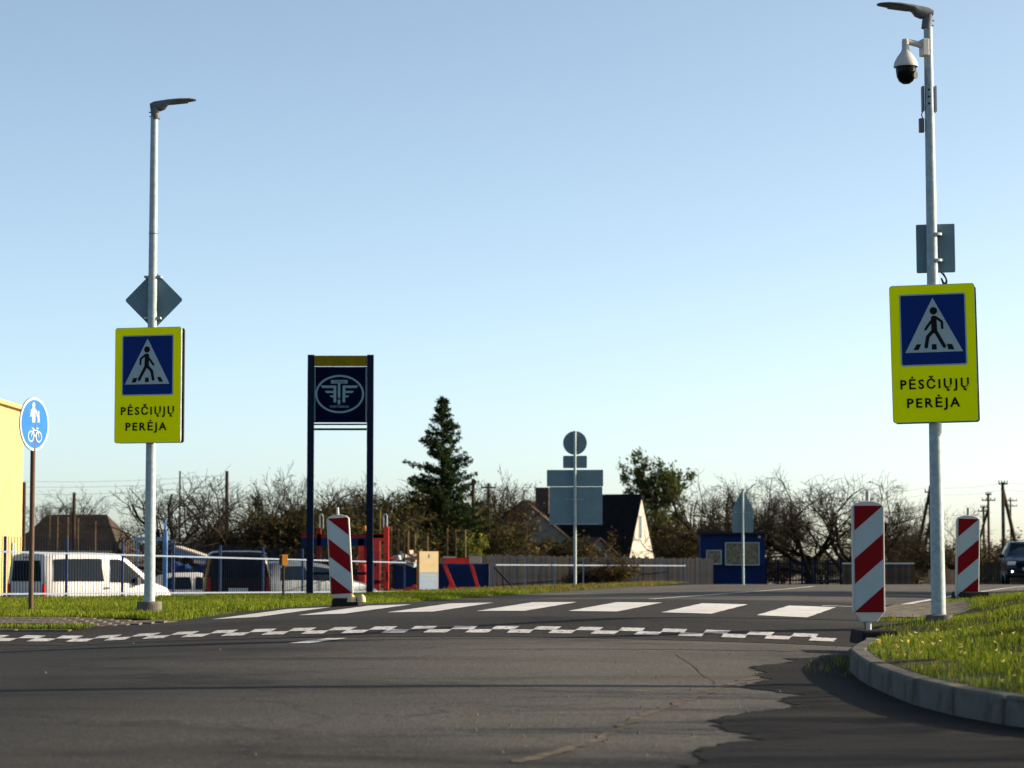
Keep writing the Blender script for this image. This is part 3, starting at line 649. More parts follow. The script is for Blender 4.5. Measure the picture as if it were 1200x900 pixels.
# ------------------------------------------------------------------ red-white beacons
def beacon(label, px, py_top, py_bot, d, yaw, mirror, roll, extra=False):
    b = PX(px, py_bot, d); u, v = UV(b.x, b.y)
    H = ZZ(py_top, d) - b.z; wd = H * .285
    t = thing('warning_beacon', label, 'traffic beacon', b, yaw, 'red and white beacons at the crossing')
    pn = bpy.data.objects.new('board', None); C.objects.link(pn); pn.parent = t; pn.location = (0, 0, 0.0); pn.rotation_euler = (0, roll, 0)
    outer = rrect(-wd/2, 0, wd/2, H, .02)
    MB().prism([(-wd/2 + .07, -.05), (wd/2 - .07, -.05)] + [(wd/2, .04), (wd/2, H - .03), (wd/2 - .03, H), (.045, H + .02), (-.045, H + .02), (-wd/2 + .03, H), (-wd/2, H - .03), (-wd/2, .04)], -.035, .035).build('body', WHITEP, pn, bevel=.006)
    fx, z0, z1 = wd/2 - .014, .035, H - .02
    MB().prism([(-fx, z0), (fx, z0), (fx, z1), (-fx, z1)], -.0385, -.0352).build('white_film', SWHITE, pn)
    hh = z1 - z0; ww = 2 * fx
    for a, c_ in ((-9, 0.0), (.265, .50), (.76, 9)):
        rect = [(-fx, z0), (fx, z0), (fx, z1), (-fx, z1)]
        # depth from the top yv = z1 - z ; band a*hh + slope*x <= yv <= c*hh + slope*x ; x from the left edge
        sl = 1.0 * (hh * .235) / ww; sg = -1 if mirror else 1
        # yv - sl*xx >= a*hh  and <= c*hh, xx = sg*x + fx
        p = clip(rect, sg * sl, 1, z1 - a * hh - sl * fx)
        p = clip(p, -sg * sl, -1, -(z1 - c_ * hh - sl * fx))
        if len(p) > 2: MB().prism(p, -.0405, -.0387).build('red_stripe', SRED, pn)
    MB().cyl((0, 0, H), (0, 0, H + .11), .02, .018, 10).build('peg', WHITEP, pn)
    MB().cyl((0, 0, -.12), (0, 0, .02), .025, .025, 10).build('stem', WHITEP, pn)
    gz = float(zm(u, v)) if u > 3.85 else (float(zr(u, v)) if u > uedge_l(v) else float(zl(u, v)))
    gz = gz - b.z; print('BEACON', round(u, 2), round(v, 2), round(gz, 3))
    MB().box((.06, .05, gz + .045), (.34, .62, .12), taper=.92).build('rubber_foot', RUBBER, t, bevel=.015)
    if extra:
        for x in (.15, .27): MB().loft([[(x + r * math.cos(q), -.35 + r * .8 * math.sin(q), z) for q in [2 * math.pi * i / 10 for i in range(10)]] for z, r in ((-.06, .055), (0, .045), (.03, .02))]).build('foot_lug', CREAM, t, smooth=True)
    return t
beacon('tilted red and white beacon board beside the grass near the navy pylon', 401, 605, 699, 30.3, R(-2), False, R(-3.4), True)
beacon('large red and white beacon board at the kerb end, on black foot', 1018, 590, 722, 22.0, R(3), True, R(0.0))
beacon('red and white beacon board standing in the grass behind the camera mast', 1133, 606, 702, 30.0, R(5), True, R(1.6))

# ------------------------------------------------------------------ navy pylon with logo
DP = 48.0; pl = PX(363, 700, DP); pr = PX(433, 700, DP); mid = (pl + pr) / 2
t = thing('pylon_sign', 'tall navy two-post pylon sign with winged logo and mustard top band', 'sign', (mid.x, DP, mid.z))
HP = ZZ(416, DP) - mid.z; hw = (pr.x - pl.x) / 2
for s in (-1, 1): MB().box((s * hw, 0, HP / 2 - .3), (.125, .13, HP + .6)).build('post', FDARK, t)
zt = lambda py: ZZ(py, DP) - mid.z
pw = hw - .07
MB().box((0, 0, (zt(429) + zt(417)) / 2), (2 * pw, .11, zt(417) - zt(429))).build('mustard_band', MUSTARD, t)
zc = (zt(430) + zt(495)) / 2
pan = MB().box((0, 0, zc), (2 * pw, .10, zt(430) - zt(495))).build('logo_panel', NAVY, t)
for s in (-1, 1): MB().box((s * (pw - .012), -.053, zc), (.012, .006, zt(432) - zt(494))).build('edge_trim', LOGO, pan)
MB().box((0, 0, zt(503)), (2 * pw, .06, .04)).build('cross_rail', FDARK, t)
MB().box((0, 0, zt(497.3)), (2 * pw, .05, .03)).build('cross_rail', DARK, t)
MB().box((0, 0, zt(672)), (2 * pw, .05, .05)).build('cross_rail', FDARK, t)
# logo in crop units: centre (363,512) of the enlarged view, 10 units per pixel
US_ = 1 / (F_PX / DP) / 10
lg = lambda x, y: ((x - 372) * US_, zc + (517 - y) * US_)
def logo(nm, poly, mat=LOGO, y=-.052): MB().prism([lg(*p) for p in poly], y - .004, y).build(nm, mat, pan)
m = MB(); n = 64
for i in range(n):
    a, b = 2 * math.pi * i / n, 2 * math.pi * (i + 1) / n
    q = [(363 + rx * math.cos(an), 512 + rz * math.sin(an)) for an, rx, rz in ((a, 286, 224), (b, 286, 224), (b, 264, 203), (a, 264, 203))]
    m.prism([lg(*p) for p in q], -.056, -.052)
m.build('logo_ring', LOGO, pan)
logo('logo_bar', [(262, 347), (455, 347), (455, 388), (262, 388)])
logo('logo_stem', [(342, 388), (370, 388), (370, 560), (342, 560)]); logo('logo_stem', [(342, 577), (370, 577), (370, 632), (342, 632)])
for mir in (False, True):
    f = (lambda x: 720 - x) if mir else (lambda x: x)
    logo('logo_wing', [(f(138), 412), (f(322), 412), (f(322), 440), (f(160), 440)])
    logo('logo_wing', [(f(188), 475), (f(296), 475), (f(296), 499), (f(208), 499)])
    logo('logo_wing', [(f(245), 528), (f(296), 528), (f(296), 550), (f(262), 550)])
    logo('logo_wing', [(f(292), 441), (f(322), 441), (f(322), 610), (f(292), 610)])
def ltext(txt, x, y, hgt, wid, mat, yy): c = lg(x, y); return text_mesh(txt, hgt / .72 * US_, mat, 'lettering', pan, c[0], c[1], yy, 1.0, wid * US_, .001)
ltext('TOMAS', 358, 381, 27, 140, NAVY, -.0575); ltext('PARTNERIAI', 360, 672, 27, 218, LOGO, -.054)

# ------------------------------------------------------------------ far traffic signs seen from behind
DS = 67.0; b = PX(674, 689, DS)
t = thing('road_sign', 'grey backs of round, small oblong and large square road signs on one pole', 'sign', b, R(-3))
z = lambda py: ZZ(py, DS) - b.z; q = F_PX / DS
MB().cyl((0, 0, -.2), (0, 0, z(505)), .04, .04, 12).build('pole', GALV, t, smooth=True)
MB().prism(circ(0, z(519), 14 / q, 32), .05, .058).build('round_plate', ALU, t)
MB().prism(rrect(-14/q, z(548.5), 14/q, z(534), .03), .05, .058).build('oblong_plate', ALU, t)
MB().prism(rrect(-33/q, z(570), 33/q, z(550.5), .02), .05, .06).build('square_plate_top', ALU, t)
MB().prism(rrect(-30/q, z(615), 32/q, z(570.4), .02), .05, .06).build('square_plate', ALU, t)
for py in (571, 585, 614): MB().box((0, .045, z(py)), (1.2 if py != 585 else .5, .012, .02)).build('stiffener', GALV, t)
MB().box((0, .035, z(540)), (.16, .05, .03)).build('clamp', GALV, t)
DT = 93.0; b = PX(871, 686, DT)
t = thing('road_sign', 'grey back of pointed house-shaped road sign on a pole before the blue booth', 'sign', b, R(-4))
z = lambda py: ZZ(py, DT) - b.z; q = F_PX / DT
MB().cyl((0, 0, -.2), (0, 0, z(576)), .045, .045, 12).build('pole', GALV, t, smooth=True)
MB().prism([(-13.5/q, z(599)), (13.5/q, z(599)), (1.0/q, z(574.5)), (-1.0/q, z(574.5))], .055, .063).build('triangle_plate', ALU, t)
MB().prism(rrect(-12.5/q, z(624), 12/q, z(599.5), .03), .055, .063).build('square_plate', ALU, t)
MB().box((0, .045, z(600)), (.6, .02, .03)).build('clamp', GALV, t)
# small marker box on stake
DM = 44.0; b = PX(332, 699, DM)
t = thing('marker_stake', 'thin brown stake topped by a small orange-sided box in the grass', 'marker', b, R(25))
z = lambda py: ZZ(py, DM) - b.z
MB().cyl((0, 0, -.3), (0, 0, z(662)), .022, .022, 10).build('stake', POLEW, t)
MB().box((0, 0, (z(650) + z(663)) / 2), (.11, .14, z(650) - z(663))).build('marker_box', ORANGE, t, bevel=.008)
MB().box((-.058, 0, (z(651) + z(662)) / 2), (.006, .12, z(652) - z(662))).build('box_lid', DARK, t)
# information board
DI = 57.0; b = PX(501, 699, DI)
t = thing('info_board', 'cream and pale blue information board with orange edge on short legs', 'board', b, R(28))
z = lambda py: ZZ(py, DI) - b.z
bw = .50; zb, zt_ = z(693), z(646)
MB().box((0, 0, (zb + zt_) / 2), (bw, .12, zt_ - zb)).build('board_core', ORANGE, t)
zsplit = z(671)
up = MB().box((0, -.062, (zsplit + zt_) / 2), (bw - .02, .006, zt_ - zsplit - .01)).build('upper_face', CREAM, t)
lo = MB().box((0, -.062, (zsplit + zb) / 2), (bw - .02, .006, zsplit - zb - .004)).build('lower_face', BOARDW, t)
MB().prism([(-.02, zt_ - .16), (.02, zt_ - .16), (.028, zt_ - .10), (0, zt_ - .05), (-.028, zt_ - .10)], -.067, -.0655).build('emblem', ALU, up)
for k in range(3): MB().box((0, -.066, zt_ - .24 - k * .045), (bw * (.75, .7, .6)[k], .002, .02)).build('print_line', M('print_tan', (.55, .42, .22), .6), up)
for k, (zz, wf) in enumerate(((.07, .8), (.14, .85), (.26, .5), (.32, .6), (.38, .6))): MB().box((0, -.066, zsplit - zz), (bw * wf, .002, .035)).build('print_line', SWHITE, lo)
for x in (-.17, .17): MB().box((x, 0, zb / 2 - .15), (.05, .05, zb + .3)).build('leg', ORANGE if x < 0 else GALV, t)

# ------------------------------------------------------------------ fences
def bar_fence(name, label, pts, zb, zt, ztop, zfoot, mat_post, mat_rail, mat_bar, step, bar_r, group=None, post_w=.07, rail=.05, cat='fence', lift=.0):
    """pts: post positions (x,y); zb, zt rails; ztop bars' top; all lists per post"""
    t = thing(name, label, cat, (pts[0][0], pts[0][1], zfoot[0]), 0, group); o = Vector((pts[0][0], pts[0][1], zfoot[0]))
    bmesh_ = MB().box((0, 0, .5), (bar_r * 2, bar_r * 2, 1)).mesh('bar'); bmesh_.materials.append(mat_bar); cnt = 0
    for k, p in enumerate(pts):
        MB().box(Vector((p[0], p[1], (zfoot[k] - .2 + ztop[k] + lift) / 2)) - o, (post_w, post_w, ztop[k] + lift - zfoot[k] + .2)).build('post', mat_post, t)
        if k == len(pts) - 1: break
        q = pts[k + 1]; a = Vector((p[0], p[1], 0)); c = Vector((q[0], q[1], 0)); L = (c - a).length; dirn = (c - a) / L
        off = Vector((dirn.y, -dirn.x, 0)) * .045
        for zz0, zz1 in ((zb[k], zb[k + 1]), (zt[k], zt[k + 1])):
            MB().bar(a + off + Vector((0, 0, zz0)) - o, c + off + Vector((0, 0, zz1)) - o, .03, rail).build('rail', mat_rail, t)
        nb = int(L / step)
        for j in range(1, nb):
            if cnt >= 300: break
            f = j / nb; pp = a.lerp(c, f); z0 = zb[k] + (zb[k+1] - zb[k]) * f - .14; z1 = ztop[k] + (ztop[k+1] - ztop[k]) * f
            shared('bar', bmesh_, t, (pp.x - o.x, pp.y - o.y, z0 - o.z), (0, 0, 0), (1, 1, z1 - z0)); cnt += 1
    return t
A = np.array([-10.28, 50.3]); B = np.array([-5.55, 65.7]); stp = (B - A) / 6
fp = [tuple(A + stp * k) for k in range(-1, 10)]
kk = np.arange(-1, 10)
f_b = -.107 - kk * .028; f_t = .744 - kk * .028; f_top = 1.06 - kk * .03; foot = [float(max(zyard(UV(*p)[1]), zl(*UV(*p)))) for p in fp]
bar_fence('bar_fence', 'long blue bar fence with pale rails along the yard of parked vehicles', fp, f_b, f_t, f_top, foot, FBLUE, FPALE, FDARK, .125, .006, post_w=.055, rail=.036)
# grey-blue railing with a closed plank wall behind
Ra = np.array([-.62, 88.0]); Rb = np.array([7.15, 103.0]); n_ = 8
rp = [tuple(Ra + (Rb - Ra) * k / (n_ - 1)) for k in range(n_)]; kk = np.linspace(0, 1, n_)
foot = [float(zyard(UV(*p)[1])) for p in rp]
rf = bar_fence('rail_fence', 'open pale railing in front of dark plank wall, with diagonal brace', rp, -.46 - kk * .09, .39 - kk * .07, .66 - kk * .06, foot, FPALE, FPALE, FDARK, .6, .006, post_w=.055, rail=.04)
o = Vector((rp[0][0], rp[0][1], foot[0])); MB().bar(Vector((rp[0][0], rp[0][1] - .06, .3)) - o, Vector((rp[0][0] + .85, rp[0][1] - .2, foot[0])) - o, .05, .05).build('brace', FDARK, rf)
def plank_fence(name, label, a, b, zf0, zf1, zt0, zt1, wd, mats, railm=None, group=None):
    a = Vector((*a, 0)); b = Vector((*b, 0)); L = (b - a).length; ang = math.atan2((b - a).y, (b - a).x); n = int(L / wd)
    t = thing(name, label, 'fence', (a.x, a.y, zf0), ang, group); ms = []
    for mt in mats: m = MB().box((0, 0, .5), (wd * .95, .022, 1)).mesh('plank'); m.materials.append(mt); ms.append(m)
    for k in range(n):
        f = (k + .5) / n; z0 = zf0 + (zf1 - zf0) * f - .15; z1 = zt0 + (zt1 - zt0) * f + random.uniform(-.04, .04)
        shared('plank', random.choice(ms), t, (f * L, random.uniform(-.006, .006), z0 - zf0), (0, R(random.uniform(-.6, .6)), 0), (1, 1, z1 - z0))
    for f in (.3, .8): MB().bar((0, .04, (zt0 - zf0) * f), (L, .04, (zt0 - zf0) * f + zf1 - zf0), .04, .07).build('rail', mats[0], t)
    if railm: MB().bar((0, -.03, zt0 - zf0 - .05), (L, -.03, zt1 - zf0 - .05), .04, .06).build('cap_rail', railm, t)
    return t
plank_fence('plank_fence', 'dark weathered plank wall behind the pale railing', (-1.6, 90.0), (8.6, 106.3), -.62, -.70, .76, .62, .15, [WOODB, WOODG, WOODB])
# booth surroundings
DBk = 114.0
pk = [(XX(x, DBk), DBk) for x in (896, 910, 924, 938, 953, 968, 983)]
bar_fence('picket_fence', 'dark navy picket fence beside the blue booth', pk, [ZZ(680, DBk)] * 7, [ZZ(660.5, DBk)] * 7, [ZZ(656, DBk)] * 7, [-.75] * 7, FDARK, FDARK, FDARK, .115, .016, post_w=.10, rail=.07)
plank_fence('plank_fence', 'low grey board fence with white cap rail between navy pickets and bushes', (XX(985, 117), 117), (XX(1071, 117), 117.6), -.8, -.8, ZZ(659, 117), ZZ(659, 117), .16, [WOODM, WOODM2], SWHITE)
plank_fence('plank_fence', 'leaning brown board fence below the tripod utility poles', (XX(1085, 118), 118), (XX(1122, 118), 118.6), -.8, -.8, ZZ(668, 118), ZZ(667, 118), .2, [POLEW, WOODM])
plank_fence('plank_fence', 'thin brown paling fence beside the dark blue car', (XX(1140, 122), 122), (XX(1215, 122), 121), -.85, -.85, ZZ(659, 122), ZZ(658, 122), .12, [POLEW, WOODM2])

# ------------------------------------------------------------------ blue booth
DBo = 110.0; bL, bR = XX(820, DBo), XX(895, DBo); zf = -.68
t = thing('guard_booth', 'small dark blue metal guard booth with flat roof and two white-framed windows', 'booth', ((bL + bR) / 2, DBo, zf), R(-2))
hw = (bR - bL) / 2; hb = ZZ(626, DBo) - zf; dep = 2.2
MB().box((0, dep / 2, hb / 2), (2 * hw, dep, hb)).build('wall', NAVY2, t)
for k in range(21): MB().box((-hw + .07 + k * (2 * hw - .14) / 20, -.012, .45), (.05, .024, .9)).build('cladding_rib', NAVY2, t)
MB().box((0, dep / 2 - .05, hb + .07), (2 * hw + .34, dep + .5, .14)).build('roof', DARK, t, bevel=.02)
BWIN = M('reflection_toned_glass', (.11, .10, .065), .35, var=.75, scale=7, dirt=(.16, .05, .035), dirt_amt=.55, spec=.4)  # mottled tan and red tones paint reflections onto the panes
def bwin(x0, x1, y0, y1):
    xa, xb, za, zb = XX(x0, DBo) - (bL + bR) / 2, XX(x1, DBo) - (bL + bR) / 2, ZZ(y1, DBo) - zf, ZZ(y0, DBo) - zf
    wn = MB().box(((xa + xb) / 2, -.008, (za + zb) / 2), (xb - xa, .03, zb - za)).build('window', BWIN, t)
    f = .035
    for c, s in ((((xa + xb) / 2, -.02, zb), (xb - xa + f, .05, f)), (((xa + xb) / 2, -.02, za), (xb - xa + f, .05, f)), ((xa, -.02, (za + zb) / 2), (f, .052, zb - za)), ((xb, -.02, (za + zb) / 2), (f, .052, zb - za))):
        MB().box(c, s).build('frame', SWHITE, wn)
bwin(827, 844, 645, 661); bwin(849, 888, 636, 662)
MB().box((0, -.05, .95), (2 * hw, .06, .05)).build('ledge', FDARK, t)
MB().box((hw - .25, -.04, hb - .12), (.1, .06, .1)).build('wall_lamp', WHITEP, t)

# ------------------------------------------------------------------ vehicles
def car_body(stations):
    """stations: (x, zlow, zbelt, ztop, wlow, wbelt, wtop) half widths"""
    rings = []
    for x, zl_, zb_, zt_, wl, wb, wt in stations:
        half = [(wl * .92, zl_), (wl, zl_ + .10), ((wl + wb) / 2 + .015, (zl_ + zb_) / 2), (wb, zb_), ((wb + wt) / 2 + .01, (zb_ + zt_) / 2), (wt, zt_ - .05), (wt - .10, zt_ - .005), (wt * .4, zt_ + .012)]
        rings.append([(x, -y, z) for y, z in half] + [(x, y, z) for y, z in half[::-1]])
    return MB().loft(rings)
def interp_st(st, x):
    xs = [s[0] for s in st]; return [float(np.interp(x, xs, [s[k] for s in st])) for k in range(7)]
def side_panel(st, x0, x1, t0, t1, side, xs0=0.0, xs1=0.0, off=.028, n=14):
    """glass on the cabin side between belt and roof; xs0/xs1 slant the ends"""
    vs = []
    for k in range(n + 1):
        f = k / n
        for tt_, sh0, sh1 in ((t0, 0, 0), (t1, xs0, xs1)):
            x = x0 + sh0 + (x1 + sh1 - x0 - sh0) * f; s = interp_st(st, x)
            y = s[5] + (s[6] - s[5]) * tt_ + .01 * (1 - abs(2 * tt_ - 1)) + off; z = s[2] + (s[3] - .05 - s[2]) * tt_
            vs.append((x, side * y, z))
    return MB().add(vs, [((2*k, 2*k+2, 2*k+3, 2*k+1) if side < 0 else (2*k, 2*k+1, 2*k+3, 2*k+2)) for k in range(n)])
def wheel(t, x, y, r, side):
    wh = MB().cyl((x, y - .09, r), (x, y + .09, r), r, r, 24).build('wheel', RUBBER, t, smooth=True)
    MB().cyl((x, y + side * .085, r), (x, y + side * .1, r), r * .62, r * .55, 18).build('rim', ALU, wh, smooth=True)
def vehicle(name, label, loc, rz, st, paint, glass_side, wheels, cat, rear=None, group=None):
    t = thing(name, label, cat, loc, rz, group)
    body = car_body(st).build('body', paint, t, smooth=True)
    for x0, x1, t0, t1, a, c in glass_side:
        for s in (-1, 1): side_panel(st, x0, x1, t0, t1, s, a, c).build('side_window', GLASS, t, smooth=True)
    for x in wheels[0]:
        for s in (-1, 1): wheel(t, x, s * wheels[2], wheels[1], s)
    return t
# white van: x forward, rear at 0
VAN = [(0, .35, 1.05, 1.72, .76, .80, .66), (.06, .25, 1.05, 1.78, .80, .84, .70), (.5, .22, 1.05, 1.81, .82, .86, .73), (1.5, .22, 1.04, 1.82, .82, .86, .73), (2.3, .22, 1.02, 1.80, .82, .86, .72), (2.65, .22, 1.01, 1.68, .82, .86, .70), (3.15, .22, 1.0, 1.32, .82, .86, .74), (3.45, .22, .98, 1.08, .82, .85, .76), (3.85, .24, .86, .95, .80, .82, .74), (4.08, .30, .66, .76, .72, .74, .66), (4.14, .38, .56, .64, .6, .62, .56)]
th = R(46.5); rc = Vector((-11.6, 62.0))
org = rc + Vector((-math.sin(th), math.cos(th))) * .80
van = vehicle('van', 'white panel van with dark windows seen from its rear corner behind the bar fence', (org.x, org.y, -1.06), th, VAN, CARW,
    [(.22, 1.75, .08, .86, .05, -.02), (1.98, 3.2, .06, .86, .05, -.72)], ((.72, 3.35), .31, .76), 'van')
van.location.x -= .05
MB().prism([(-.62, 1.1), (.62, 1.1), (.55, 1.62), (-.55, 1.62)], -.02, 0).build('rear_window', GLASS, van).rotation_euler = (0, 0, R(-90))
for s in (-1, 1): MB().box((-.005, s * .745, .86), (.05, .10, .34)).build('tail_lamp', TAIL, van)
MB().box((-.02, 0, .42), (.12, 1.56, .20)).build('bumper', GREYP, van, bevel=.03)
MB().box((-.012, 0, .78), (.02, .52, .11)).build('number_plate', SWHITE, van)
for s in (-1, 1):
    MB().bar((.3, s * .6, 1.855), (2.2, s * .6, 1.855), .03, .03).build('roof_rail', DARK, van)
    MB().box((2.78, s * .93, 1.08), (.12, .14, .2)).build('door_mirror', GREYP, van, bevel=.03)
    MB().box((1.85, s * .87, .92), (.16, .03, .045)).build('door_handle', GREYP, van)
    MB().box((1.2, s * .868, .62), (2.6, .02, .1)).build('side_moulding', GREYP, van)
MB().box((-.0, 0, 1.70), (.04, .3, .03)).build('brake_lamp', TAIL, van)
# black van seen from behind
SUV = [(0, .4, 1.1, 1.75, .80, .84, .70), (.08, .3, 1.1, 1.83, .86, .90, .76), (1.0, .26, 1.1, 1.87, .88, .92, .78), (2.6, .26, 1.08, 1.84, .88, .92, .77), (3.2, .26, 1.06, 1.5, .88, .92, .80), (3.6, .26, 1.0, 1.12, .87, .9, .8), (4.4, .3, .85, .95, .82, .84, .76), (4.6, .4, .6, .7, .7, .7, .6)]
bsu = vehicle('van', 'black van showing its rear doors and number plate behind the bar fence', (XX(281, 67.5), 67.5, -1.05), R(98), SUV, CARK, [(.3, 2.5, .08, .86, .05, -.05), (2.6, 3.25, .06, .8, .02, -.4)], ((.8, 3.6), .33, .82), 'van')
MB().prism([(-.68, 1.14), (.68, 1.14), (.6, 1.68), (-.6, 1.68)], -.015, .01).build('rear_window', GLASS, bsu).rotation_euler = (0, 0, R(-90))
MB().box((-.012, 0, .80), (.03, .53, .12)).build('number_plate', SWHITE, bsu)
for s in (-1, 1): MB().box((-.0, s * .80, .95), (.05, .1, .4)).build('tail_lamp', MREDD, bsu)
HATCH = [(0, .42, .92, 1.02, .66, .70, .60), (.05, .32, .92, 1.12, .76, .80, .62), (.35, .24, .93, 1.42, .80, .84, .60), (.8, .2, .94, 1.50, .82, .85, .60), (1.6, .2, .93, 1.51, .82, .85, .60), (2.2, .2, .92, 1.42, .82, .85, .60), (2.9, .2, .92, 1.02, .82, .85, .70), (3.5, .22, .80, .88, .8, .82, .7), (3.9, .3, .62, .7, .7, .72, .6), (3.98, .4, .55, .6, .55, .56, .5)]
th = R(38)
hat = vehicle('hatchback', 'silver hatchback with red tail lamp parked beyond the marker stake', (XX(314, 69.5) - .5, 70.2, -.98), th, HATCH, CARS, [(.45, 1.4, .1, .85, .12, -.05), (1.5, 2.75, .1, .85, .02, -.6)], ((.65, 3.2), .3, .75), 'car')
for s in (-1, 1): MB().box((.06, s * .745, .85), (.10, .12, .32)).build('tail_lamp', TAIL, hat, bevel=.02)
MB().add([(.04, -.6, 1.0), (.04, .6, 1.0), (.33, .5, 1.40), (.33, -.5, 1.40)], [(0, 1, 2, 3)]).build('rear_window', GLASS, hat)
h2 = vehicle('hatchback', 'small white car nose showing past the lamp mast behind the fence', (XX(178, 80), 79.5, -1.35), R(8), HATCH, CARW, [(.45, 1.4, .1, .85, .12, -.05), (1.5, 2.75, .1, .85, .02, -.6)], ((.65, 3.2), .3, .75), 'car')
# dark blue SUV coming down the road
DCar = 104.0; cx = XX(1191, DCar)
CARST = [(0, .42, .75, .85, .70, .72, .6), (.06, .36, .85, .98, .86, .88, .74), (.35, .3, .98, 1.08, .90, .92, .78), (1.1, .3, 1.06, 1.16, .92, .94, .80), (1.25, .3, 1.08, 1.22, .92, .94, .80), (1.95, .3, 1.10, 1.74, .92, .94, .66), (2.6, .3, 1.10, 1.80, .92, .94, .68), (3.6, .3, 1.1, 1.77, .92, .94, .68), (4.3, .34, 1.08, 1.5, .88, .90, .66), (4.55, .42, .9, 1.1, .8, .82, .7)]
uu, vv_ = UV(cx, DCar); gz = float(zr(uu, vv_))
suv = vehicle('suv', 'dark blue off-road car driving towards the crossing with a lamp lit', (cx, DCar - 2, gz), R(90 - 14 + 6), CARST, CARB, [(1.6, 2.7, .08, .85, .45, 0), (2.8, 4.1, .08, .85, 0, -.2)], ((.85, 3.6), .37, .84), 'car')
MB().add([(1.26, -.74, 1.17), (1.26, .74, 1.17), (1.9, .60, 1.69), (1.9, -.60, 1.69)], [(3, 2, 1, 0)]).build('windscreen', GLASS, suv, loc=(-.03, 0, .015))
MB().box((.02, 0, .80), (.09, 1.0, .20)).build('grille', BLACKG, suv, bevel=.02)
MB().box((-.02, 0, .62), (.14, 1.72, .18)).build('bumper', CARB, suv, bevel=.05)
MB().box((-.01, 0, .44), (.14, 1.6, .14)).build('lower_bumper', DARK, suv, bevel=.03)
MB().box((-.1, 0, .66), (.02, .52, .11)).build('number_plate', SWHITE, suv)
MB().cyl((-.035, 0, .83), (-.02, 0, .83), .06, .06, 14).build('badge', ALU, suv)
EM, n, bs = nodes('lit_lamp'); bs.inputs['Base Color'].default_value = (1, .8, .6, 1); bs.inputs['Emission Color'].default_value = (1, .72, .5, 1); bs.inputs['Emission Strength'].default_value = 2.5
for s in (-1, 1):
    MB().box((.08, s * .70, .88), (.16, .34, .15)).build('headlight', LAMPC, suv, bevel=.03)
    MB().cyl((-.1, s * .68, .55), (-.06, s * .68, .55), .042, .042, 14).build('fog_lamp', EM if s > 0 else LAMPC, suv)
    MB().box((1.55, s * 1.03, 1.20), (.14, .22, .16)).build('door_mirror', CARB, suv, bevel=.04)
    MB().bar((2.0, s * .58, 1.84), (3.7, s * .58, 1.84), .03, .03).build('roof_rail', DARK, suv)
MB().bar((2.1, -.58, 1.85), (2.1, .58, 1.85), .05, .03).build('roof_bar', DARK, suv)

# ------------------------------------------------------------------ yard equipment
def cuboid(name, mat, par, org, x0, x1, y0, y1, d, dep=.12, bevel=0):
    a, b_ = PX(x0, y1, d), PX(x1, y0, d)
    return MB().box(((a.x + b_.x) / 2 - org.x, dep / 2, (a.z + b_.z) / 2 - org.z), (b_.x - a.x, dep, b_.z - a.z)).build(name, mat, par, bevel=bevel)
D = 78.0; o = Vector((XX(192, D), D, -1.05)); t = thing('car_lift', 'pale blue steel gantry column with cross beam and ladder behind the van', 'gantry', o)
cuboid('column', BBLUE, t, o, 190, 195.5, 622, 722, D, .2); cuboid('column_tip', BBLUE, t, o, 192.5, 194.5, 609, 622, D, .1)
cuboid('cross_beam', BBLUE, t, o, 158, 190, 629.5, 634, D, .15); cuboid('column', BBLUE, t, o, 158.5, 161, 634, 722, D, .15)
for x in (198, 200.3): cuboid('ladder_rail', BBLUE, t, o, x, x + .9, 632, 722, D - .3, .04)
for k in range(9): cuboid('rung', BBLUE, t, o, 198.9, 200.3, 662 + k * 7, 662.9 + k * 7, D - .3, .03)
D = 82.0; o = Vector((XX(228, D), D, -1.05)); t = thing('canopy', 'sloping blue canopy with white top edge on pale post', 'canopy', o)
def slant(nm, mat, p0, p1, p2, p3, dep, yo=0):
    q = [PX(*p, D) for p in (p0, p1, p2, p3)]; MB().prism([(k.x - o.x, k.z - o.z) for k in q], yo, yo + dep).build(nm, mat, t)
slant('fascia', BBLUE, (205, 649), (252, 663), (252, 657.5), (205, 642), 2.0)
slant('top_edge', WALLW, (204, 641.8), (253, 657.2), (253, 655.6), (204, 639.6), 2.05, -.03)
slant('under_beam', WALLW, (227, 660), (250, 661.5), (250, 659), (227, 656), .3, -.06)
cuboid('post', GALV, t, o, 242.5, 245.5, 661, 722, D, .1); cuboid('post', GALV, t, o, 208, 210, 648, 722, D + 1.6, .1)
D = 86.0; o = Vector((XX(222, D), D, -1.05)); t = thing('tarp_stack', 'dark blue tarpaulin stack under the sloping canopy', 'tarpaulin', o)
m = MB(); a = PX(199, 664, D); b_ = PX(246, 664, D); n = 14; rings = []
for i in range(n + 1):
    f = i / n; x = a.x + (b_.x - a.x) * f - o.x; hh = a.z - o.z + .12 * math.sin(f * 9) + .08 * math.sin(f * 21)
    rings.append([(x, 0, 0), (x, .05 * math.sin(f * 30), hh * .5), (x, .15, hh), (x, 1.2, hh * 1.02), (x, 1.4, 0)])
m.loft(rings).build('tarpaulin', NAVY2, t, smooth=True)
cuboid('pallet', WOODP, t, o, 200, 245, 716, 719, D - .05, 1.0)
